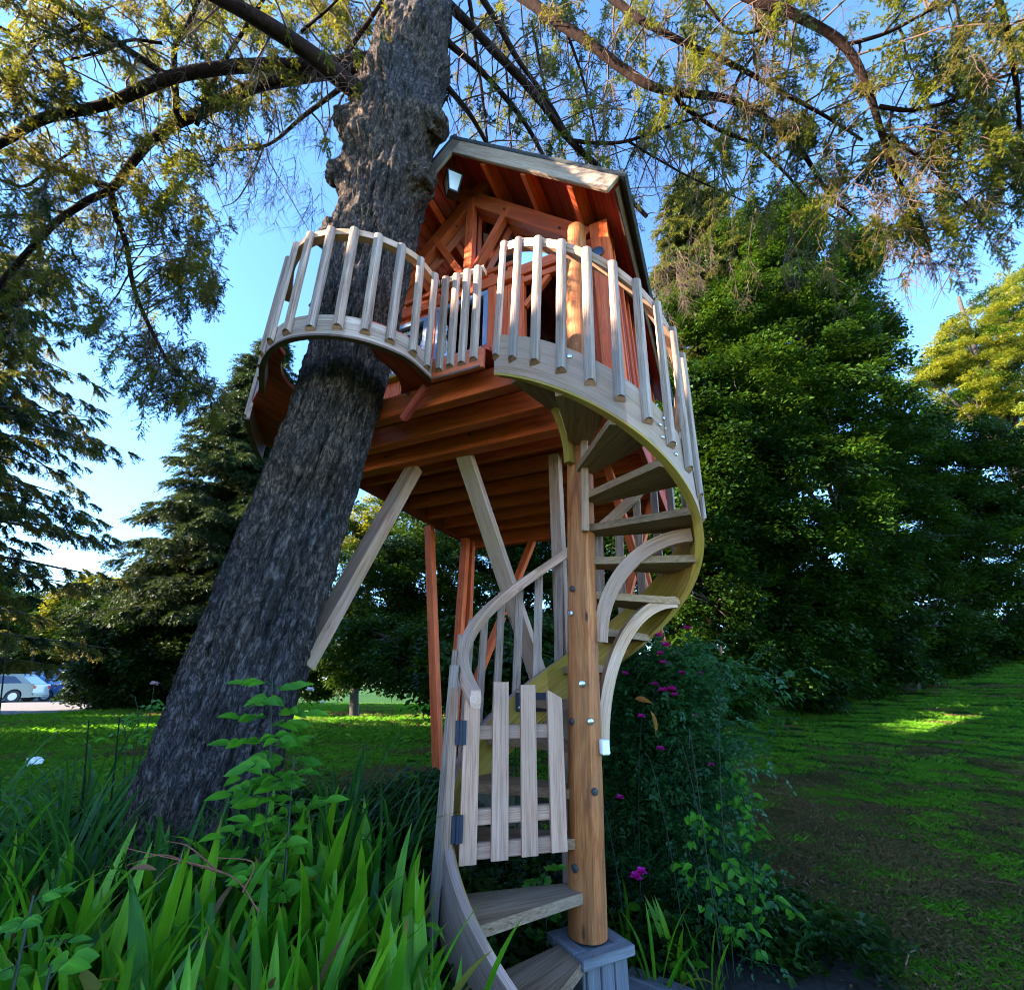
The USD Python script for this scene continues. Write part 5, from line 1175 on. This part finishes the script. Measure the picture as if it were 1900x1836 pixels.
RB = thing('rose_bush', 'dark climbing rose bush with magenta blooms right of the staircase', 'rose bush', (1.1, 3.75, .1))
g = np.random.RandomState(77); canes = []; pos, yaw, til = [], [], []
for k in range(34):
    p0 = np.array([1.02 + g.normal(0, .17), 3.75 + g.normal(0, .25), .05]); hgt = g.uniform(.7, 1.8)
    a = g.rand() * 6.28; out = g.uniform(.05, .33)
    pts = [p0, p0 + [math.cos(a) * out * .3, math.sin(a) * out * .3, hgt * .6], p0 + [math.cos(a) * out * .8, math.sin(a) * out * .7, hgt], p0 + [math.cos(a) * out * 1.5, math.sin(a) * out, hgt * .93]]
    P = spline(pts, 16); canes.append(tube(P, np.linspace(.004, .0015, 16), 5, False)[:2])
    for _ in range(44):
        t = g.uniform(.2, 1); pos.append(np.array([np.interp(t, np.linspace(0, 1, 16), P[:, c]) for c in range(3)]) + g.normal(0, .03, 3)); yaw.append(g.rand() * 6.28); til.append(g.normal(.2, .5))
put(RB, 'canes', join(canes)[:2], M['stem_green'], True, kind='stuff')
for _ in range(1100):
    q = np.array([1.0 + g.normal(0, .19), 3.7 + g.normal(0, .25), g.uniform(.1, 1.45)]); pos.append(q); yaw.append(g.rand() * 6.28); til.append(g.normal(.2, .5))
n = len(pos); pos = np.array(pos)
FLW = [(1255, 1215, .8), (1190, 1330, .8), (1265, 1250, .8), (1290, 1330, .7), (1225, 1390, .8), (1320, 1420, .7), (1150, 1480, .7),(1220, 1180, 1), (1236, 1198, 1), (1226, 1214, .9), (1230, 1230, .8), (1242, 1236, .8), (1275, 1166, .8), (1230, 1282, 1), (1245, 1280, 1.1), (1252, 1290, .8), (1180, 1628, 1), (1190, 1618, .9), (1210, 1166, .7), (1160, 1250, .7), (1300, 1250, .6), (1215, 1270, .7)]
clear = np.hypot(pos[:, 0] - .45, pos[:, 1] - 2.96) > .86
for px, py, s_ in FLW:
    c = at_y(px, py, 3.46 if py < 1500 else 3.30); dv = (c - EYE) / np.linalg.norm(c - EYE); rel = pos - EYE; tt = rel @ dv
    clear &= ~((np.linalg.norm(rel - tt[:, None] * dv, axis=1) < .15) & (tt < np.linalg.norm(c - EYE) + .02))
pos, yaw, til = pos[clear], np.array(yaw)[clear], np.array(til)[clear]; n = len(pos)
instancer(RB, 'foliage', [(rose_spray(k), M['leaf_rose'], True) for k in range(4)], pos, quats(yaw, til, g.rand(n) * 6.28), g.uniform(.62, 1.0, n), g.randint(0, 4, n))
for px, py, s_ in FLW:
    flower(RB, at_y(px, py, 3.44 if py < 1500 else 3.28), .031 * s_, M['petal'], g)
for px, py in ((1318, 1160), (1330, 1180), (1338, 1196), (1310, 1178)):
    v, f = leaflet(.07, .03); put(RB, 'young_leaf', (orient(v, g.normal(size=3), (0, 0, 1), at_y(px, py, 3.5)), f), M['stem_red'], True, label='dark red young leaf')
RR = thing('rose_shoot', 'climbing rose shoot with pink blooms behind the lower balusters', 'rose', at_y(930, 1300, 4.2))
P = spline([np.array([*at_y(960, 1400, 4.2)[:2], .3]), at_y(950, 1200, 4.2), at_y(930, 1105, 4.2), at_y(900, 1090, 4.2)], 14)
put(RR, 'cane', tube(P, np.linspace(.006, .003, 14), 5)[:2], M['stem_green'], True)
for px, py in ((940, 1110), (926, 1118), (932, 1126), (945, 1100)): flower(RR, at_y(px, py, 4.18), .032, M['petal'], g)
for k in range(14): pinnate(RR, P[4 + k % 10], g.normal(size=3) * [1, 1, .4], .11, 2, .045, .03, M['leaf_rose'], M['stem_green'], g)
# bright leafy clump at the right foot of the rose
LP = thing('leafy_shrub', 'fresh green oval leaved shrub spilling onto the lawn at the right of the rose', 'shrub', (1.35, 3.65, .05))
g = np.random.RandomState(12)
for k in range(15):
    p0 = np.array([1.22 + g.normal(0, .22), 3.42 + g.normal(0, .2), .05]); tip = at_y(1335 + g.normal(0, 50), 1560 + g.normal(0, 85), 3.3 + g.normal(0, .12))
    P = spline([p0, (p0 + tip) / 2 + [g.normal(0, .08), g.normal(0, .06), .15], tip, tip + [.06, -.02, -.06]], 10)
    put(LP, 'stem', tube(P, np.linspace(.0022, .001, 10), 4)[:2], M['stem_dark'], True)
    for j in range(17):
        q = P[2 + j % 8] + g.normal(0, .012, 3); v, f = leaflet(g.uniform(.045, .07), g.uniform(.03, .042))
        put(LP, 'leaf', (orient(v, [g.normal(), g.normal() - .6, -.3], [g.normal(0, .3), -.5, 1], q), f), M['leaf_fresh'] if g.rand() < .8 else M['leaf_rose'], True)
v, f = leaflet(.16, .055, 6); single('dead_leaf', (orient(v, (.25, -.1, -1), (.6, -.6, .2), at_y(1207, 1318, 3.40)), f), M['rust'], 'rust orange curled dead leaf caught in the rose bush', 'leaf', True)
v, f = leaflet(.12, .05, 6); single('dead_leaf', (orient(v, (.9, -.1, -.1), (0, -.6, .6), at_y(1178, 1296, 3.42)), f), M['rust'], 'rusty brown leaf lying flat high in the rose bush', 'leaf', True)
# small pink rose by the trunk on the lawn side
PR = thing('rose_shoot', 'thin rose shoots with a pale pink bloom left of the big trunk', 'rose', (*at_y(270, 1420, 3.6)[:2], .5))
for tip in ((286, 1272), (250, 1290), (205, 1318), (300, 1330)):
    p1 = at_y(*tip, 3.5); P = spline([np.array([*at_y(262, 1420, 3.6)[:2], .5]), (p1 + at_y(262, 1420, 3.6)) / 2, p1], 10)
    put(PR, 'stem', tube(P, np.linspace(.005, .002, 10), 5)[:2], M['stem_green'], True)
    for k in range(5): pinnate(PR, P[3 + k], g.normal(size=3) * [1, 1, .3], .10, 2, .045, .03, M['leaf_fresh'], M['stem_green'], g)
flower(PR, at_y(286, 1270, 3.48), .026, M['petal_pink'], g)
for px, py, Yd, lab in ((575, 1281, 2.62, 'pale bloom at the right edge of the trunk'), (597, 1304, 4.5, 'tiny white bloom on the lawn right of the trunk')):
    T = thing('flower', lab, 'flower', at_y(px, py, Yd)); flower(T, at_y(px, py, Yd), .020, M['petal_white'], g, 'petals')
pp = at_y(70, 1393, 6.2)
v, f = lump((pp[0], pp[1], float(tz(pp[0], pp[1])) + .05), .075, 5, 3, 1.2, (1.2, .7, .8)); single('paper_scrap', (v, f), M['white_plastic'], 'crumpled white scrap lying on the left lawn', 'litter')
# creeping ground cover of the bed
GC, yaw, g = [], [], np.random.RandomState(8)
while len(GC) < 900:
    x, y = g.uniform(-3.4, 2.1), g.uniform(1.4, 5.4)
    if not bed_poly.contains(Point(x, y)) or math.hypot(x + 1.79, y - 3.0) < .5 or (math.hypot(x - .4, y - 2.95) < .22) or (x > .55 and y < 3.35 and x < 1.9): continue
    GC.append((x, y, float(tz(x, y)) + .05 + .16 * g.rand() * (y > 3.1)))
GC = np.array(GC); n = len(GC)
CB = thing('ground_cover', 'low dark green creeping leaves covering the bed', None, (-.5, 3, .3), kind='stuff')
instancer(CB, 'leaves', [(leaf_clump(60 + k, 60, .15, .055, .036, .6, .3), M['leaf_dark'] if k < 3 else M['leaf_mid'], False) for k in range(4)], GC, quats(g.rand(n) * 6.28, g.normal(0, .2, n), g.rand(n) * 6.28), g.uniform(.7, 1.5, n), g.randint(0, 4, n))
# grass
def grass_patch(seed, n=230, r=.28, h=.042, w=.0042):
    g = np.random.RandomState(seed); a = g.rand(n) * 6.28; d = r * g.rand(n) ** .5
    b = np.stack([np.cos(a) * d, np.sin(a) * d, np.full(n, -.004)], 1); t = g.rand(n) * 6.28; L = h * g.uniform(.5, 1.3, n)
    le = g.uniform(.1, .9, n); dr = np.stack([np.cos(t) * le, np.sin(t) * le, np.ones(n)], 1); s = np.stack([-np.sin(t), np.cos(t), 0 * t], 1) * w / 2
    V = np.stack([b - s, b + s, b + dr * L[:, None] * .6, b + (dr * [1.9, 1.9, .85]) * L[:, None]], 1).reshape(-1, 3); k = np.arange(n) * 4
    return V, np.vstack([np.stack([k, k + 1, k + 2], 1), np.stack([k, k + 2, k + 3], 1)])
def litter_patch(seed, n=14, r=.3, s=.022):
    g = np.random.RandomState(seed); gs = []
    for _ in range(n):
        v, f = leaflet(s * g.uniform(.6, 2.0), s * g.uniform(.3, .6), 3); gs.append((orient(v, [*g.normal(size=2), g.normal(0, .2)], [g.normal(0, .3), g.normal(0, .3), 1], [*(g.uniform(-r, r, 2)), .02 + .02 * g.rand()]), f))
    V, F, _ = join(gs); return V, F
def dryness(x, y): return np.interp(np.hypot(x - 1.7, y - 4.4), [1.0, 6.0], [.33, -.20]) + meshkit.fbm(np.stack([x * .9, y * .9, x * 0], -1), 4, 2)
g = np.random.RandomState(19)
def scatter(x0, x1, y0, y1, step, keep):
    xs, ys = np.meshgrid(np.arange(x0, x1, step), np.arange(y0, y1, step)); p = np.stack([xs.ravel(), ys.ravel()], 1) + g.uniform(-.5, .5, (xs.size, 2)) * step
    return p[keep(p[:, 0], p[:, 1])]
import shapely
notbed = lambda x, y: ~shapely.contains_xy(bed_poly, x, y)
seen_r = lambda x, y: (x > -.1 + .0 * y) & (x < 1.32 * y + .5) & notbed(x, y)
A1 = scatter(.6, 9, 2.6, 7.0, .17, seen_r); A2 = scatter(0, 17, 7.0, 15.5, .27, seen_r)
A3 = scatter(-13, -1.0, 3.6, 9, .30, lambda x, y: (x > -1.32 * y) & notbed(x, y) & (np.hypot(x + 1.8, y - 3) > .7)); A4 = scatter(-26, 0, 9, 24, .7, lambda x, y: (x > -1.25 * y) & ~shapely.contains_xy(drive_poly, x, y))
XY = np.vstack([A1, A2, A3, A4]); sc = np.concatenate([np.full(len(A1), .8), np.full(len(A2), 1.05), np.full(len(A3), 1.3), np.full(len(A4), 2.6)]) * g.uniform(.8, 1.2, len(XY))
dry = dryness(XY[:, 0], XY[:, 1]) + g.normal(0, .24, len(XY)); n = len(XY)
idx = np.where(dry > .60, 3 + g.randint(0, 2, n), g.randint(0, 3, n))
GR = thing('grass', 'short lawn grass, green with dry straw patches', None, (0, 0, 0), kind='stuff')
instancer(GR, 'blades', [(grass_patch(k), M['blade'] if k < 3 else M['blade_dry'], False) for k in range(5)], np.column_stack([XY, tz(XY[:, 0], XY[:, 1]) + .003]), quats(g.rand(n) * 6.28), sc, idx)
print('grass', n)
B1 = scatter(.6, 9, 2.6, 8.5, .36, lambda x, y: seen_r(x, y) & (dryness(x, y) + g.normal(0, .1, len(x)) > .47)); B1 = np.vstack([B1, B1 + g.uniform(-.2, .2, B1.shape)]); n = len(B1)
FL = thing('fallen_leaves', 'small brown fallen leaves scattered over the dry lawn', None, (0, 0, 0), kind='stuff')
instancer(FL, 'leaves', [(litter_patch(k), M['dead'], True) for k in range(3)], np.column_stack([B1, tz(B1[:, 0], B1[:, 1]) + .01]), quats(g.rand(n) * 6.28), g.uniform(.7, 1.3, n), g.randint(0, 3, n))
gs = []
for px, py, z in [(930, 1705, .525), (945, 1712, .525), (1000, 1680, .525), (1030, 1665, .525), (905, 1722, .525), (1015, 1668, .525), (1010, 1808, .31), (1022, 1800, .31), (1030, 1790, .31), (1062, 1752, .35), (1100, 1770, .35), (1085, 1768, .35), (1190, 1815, .09), (1215, 1808, .09), (1240, 1830, .09), (1230, 1822, .09), (1180, 1800, .09)]:
    v, f = leaflet(.022 * g.uniform(.7, 1.5), .009, 3); q = at_z(px, py, z); gs.append((orient(v, [*g.normal(size=2), 0], [0, 0, 1], q), f))
LT_ = thing('fallen_leaves', 'few small brown leaves lying on the lowest steps and planks', None, (0, 0, 0), kind='stuff')
put(LT_, 'leaves', join(gs)[:2], M['dead'], True)

for k, (px, py, ln, az) in enumerate([(1845, 1432, .22, .2), (1855, 1508, .26, .4), (1868, 1642, .30, -.5), (1800, 1455, .16, .3), (1530, 1700, .3, 1.2), (1755, 1560, .2, -.2), (1690, 1775, .26, .7), (1460, 1740, .2, 2.2)]):
    q = at_z(px, py, .1)
    for _ in range(6): q = at_z(px, py, float(tz(q[0], q[1])) + .03)
    d = np.array([math.cos(az), math.sin(az), 0]) * ln; pts = spline([q - d * .5, q + [.01, .02, .01], q + d * .5], 8)
    single('fallen_twig', tube(pts, np.linspace(.006, .003, 8), 5)[:2], M['stem_red'], 'short reddish fallen twig lying on the right lawn', 'twig', True, group='fallen twigs on the right lawn')
# ---------------------------------------------------------------- parked cars and the house beyond
M['paint_silver'] = plain('silver_paint', (.15, .19, .25), .3, .35, coat=.6)
M['paint_blue'] = plain('blue_paint', (.03, .075, .19), .3, .3, coat=.6)
M['paint_cream'] = plain('cream_paint', (.17, .18, .15), .35, .1, coat=.6)
M['car_glass'] = plain('dark_car_glass', (.012, .016, .03), .08, spec=.8)
M['rubber'] = plain('tyre_rubber', (.015, .015, .016), .8)
M['alloy'] = plain('wheel_rim', (.55, .56, .60), .35, .6)
M['lamp_red'] = plain('red_tail_lamp', (.45, .012, .015), .25)
M['wall_dark'] = plain('dark_brick_wall', (.06, .035, .03), .9, noise=.4, nscale=6)
M['white_paint'] = plain('white_barge_paint', (.75, .74, .78), .5)
def car(name, label, category, pos, yaw, L, Wd, body, cabin, wheels, wr, paint, glass_zones, group=None):
    """body, cabin: side outlines (x along, z); front at -x"""
    T = thing(name, label, category, (pos[0], pos[1], float(tz(pos[0], pos[1])) + .01), group)
    o = np.array([pos[0], pos[1], float(tz(pos[0], pos[1])) + .01]); c, s = math.cos(yaw), math.sin(yaw)
    def place(v): return np.stack([v[:, 0] * c - v[:, 1] * s, v[:, 0] * s + v[:, 1] * c, v[:, 2]], 1) + o
    def shell(outline, w0, w1, zlo, zhi, rb=.05):
        pg = Polygon(outline).buffer(-rb).buffer(rb)
        m = trimesh.creation.extrude_polygon(pg, 1.0, engine='earcut').subdivide(); v = np.array(m.vertices)
        k = np.clip((v[:, 1] - zlo) / (zhi - zlo), 0, 1); wd = w0 + (w1 - w0) * k
        return place(np.stack([v[:, 0], (v[:, 2] - .5) * wd, v[:, 1]], 1)), np.array(m.faces)
    arches = unary_union([Point(x, wr).buffer(wr + .06) for x in wheels])
    bp = Polygon(body).buffer(-.06).buffer(.06).difference(arches)
    put(T, 'body', shell(list(bp.exterior.coords), Wd, Wd * .97, .2, 1.0, .001), paint)
    zlo, zhi = min(p[1] for p in cabin), max(p[1] for p in cabin)
    put(T, 'cabin', shell(cabin, Wd * .95, Wd * .80, zlo, zhi, .04), paint)
    def wside(x, z): k = np.clip((z - zlo) / (zhi - zlo), 0, 1); return Wd * (.95 - .15 * k) / 2
    for zone in glass_zones:
        for sg in (-1, 1):
            v = np.array([[x, sg * (wside(x, z) + .008), z] for x, z in zone]); f = np.array([[0, i, i + 1] for i in range(1, len(v) - 1)])
            v2 = v - [0, sg * .01, 0]; k = len(v)
            side = [[i, (i + 1) % k, k + (i + 1) % k, k + i] for i in range(k)]
            put(T, 'side_window', (place(np.vstack([v, v2])), np.vstack([f, tri(side)])), M['car_glass'])
    xr = max(p[0] for p in cabin if p[1] < zlo + .12); xt = max(p[0] for p in cabin if p[1] > zhi - .12)
    a = np.array([[xr + (xt - xr) * .15 + .012, y, zlo + (zhi - zlo) * .15] for y in (-.42 * Wd, .42 * Wd)] + [[xr + (xt - xr) * .85 + .012, y, zlo + (zhi - zlo) * .85] for y in (.36 * Wd, -.36 * Wd)])
    put(T, 'rear_window', (place(np.vstack([a, a - [.02, 0, 0]])), np.array([[0, 1, 2], [0, 2, 3], [4, 6, 5], [4, 7, 6]])), M['car_glass'])
    xb = max(p[0] for p in body)
    for sg in (-1, 1):
        v, f, _ = cbox(.10, .22, .16 if L < 4.8 else .32, .02); put(T, 'tail_lamp', (place(v + [xb - .06, sg * (Wd / 2 - .13), .78 if L < 4.8 else 1.0]), f), M['lamp_red'])
    v, f, _ = cbox(.12, Wd * .96, .16, .04); put(T, 'bumper', (place(v + [xb - .02, 0, .42]), f), paint)
    v, f, _ = cbox(.12, Wd * .96, .16, .04); put(T, 'bumper', (place(v + [min(p[0] for p in body) + .02, 0, .42]), f), paint)
    for x in wheels:
        for sg in (-1, 1):
            yy = sg * (Wd / 2 - .11); tv = tube([[x, yy - .10, wr], [x, yy + .10, wr]], wr, 24)
            w_ = put(T, 'wheel', (place(tv[0]), tv[1]), M['rubber'])
            rv = tube([[x, yy + sg * .095, wr], [x, yy + sg * .108, wr]], wr * .62, 20); put(w_, 'rim', (place(rv[0]), rv[1]), M['alloy'])
q = at_t(92, 1290, 34); vy = math.atan2(.42, .80)
car('parked_van', 'silver van parked on the driveway with dark side windows', 'van', q[:2], vy, 5.2, 1.9,
    [(-2.6, .3), (-2.6, .95), (-2.45, 1.08), (-1.75, 1.2), (2.5, 1.2), (2.56, .3)], [(-1.9, 1.15), (-1.15, 1.86), (-.9, 1.95), (2.40, 1.95), (2.54, 1.15)], (-1.7, 1.55), .34, M['paint_silver'],
    [[(-1.55, 1.24), (-1.05, 1.72), (-.72, 1.76), (-.72, 1.24)], [(-.55, 1.24), (-.55, 1.78), (.75, 1.78), (.75, 1.24)], [(.85, 1.24), (.85, 1.78), (2.10, 1.78), (2.20, 1.30), (2.1, 1.24)]])
q = at_t(38, 1298, 27)
car('parked_car', 'blue saloon car parked in front of the silver van', 'car', q[:2], math.atan2(.35, .8), 4.4, 1.75,
    [(-2.2, .25), (-2.2, .65), (-1.9, .78), (-1.0, .90), (1.5, .95), (2.15, .90), (2.2, .25)], [(-1.1, .86), (-.45, 1.36), (.75, 1.40), (1.55, .90)], (-1.35, 1.35), .31, M['paint_blue'],
    [[(-.75, .94), (-.36, 1.28), (.12, 1.32), (.12, .94)], [(.2, .94), (.2, 1.32), (.7, 1.30), (1.15, .96)]])
q = at_t(-20, 1300, 25)
car('parked_car', 'pale cream car cut off by the left edge of the picture', 'car', q[:2], math.atan2(.30, .8), 4.2, 1.75,
    [(-2.1, .25), (-2.1, .65), (-1.8, .80), (-1.0, .92), (1.5, .98), (2.05, .95), (2.1, .25)], [(-1.1, .88), (-.45, 1.42), (1.2, 1.46), (1.95, .92)], (-1.3, 1.3), .31, M['paint_cream'],
    [[(-.75, .96), (-.36, 1.32), (.12, 1.36), (.12, .96)], [(.2, .96), (.2, 1.36), (1.0, 1.34), (1.5, .98)]])
# house behind, mostly hidden by leaves
ho = at_t(-20, 1200, 60); hz = float(tz(ho[0], ho[1]))
HF = thing('far_house', 'dark gabled house with white barge boards behind the parked cars', 'house', (ho[0], ho[1], hz))
def hx3(x, y, z): c, s = math.cos(.62), math.sin(.62); return np.array([ho[0] + x * c - y * s, ho[1] + x * s + y * c, hz + z])
pg = Polygon([(-4, 0), (4, 0), (4, 3.2), (0, 7.6), (-4, 3.2)]); v, f = plate(pg, 0, 9.0)
put(HF, 'walls', (np.array([hx3(a, c_, b_) for a, b_, c_ in v]), f), M['wall_dark'])
for sg in (-1, 1):
    put(HF, 'roof_slope', beam(hx3(sg * 2.2, -.4, 5.55), hx3(sg * 2.2, 9.4, 5.55), 6.6, .12, hx3(sg * .74, 0, .67) - hx3(0, 0, 0)), M['shingle'])
    put(HF, 'barge_board', beam(hx3(0, -.45, 7.75), hx3(sg * 4.5, -.45, 2.8), .08, .55), M['white_paint'])
    wd_ = put(HF, 'window', block(hx3(sg * 1.6, -.02, 1.7), (1.2, .08, 1.3), .62)[:2], M['white_paint'])
    put(wd_, 'pane', block(hx3(sg * 1.6, -.07, 1.7), (1.0, .02, 1.1), .62)[:2], M['car_glass'])
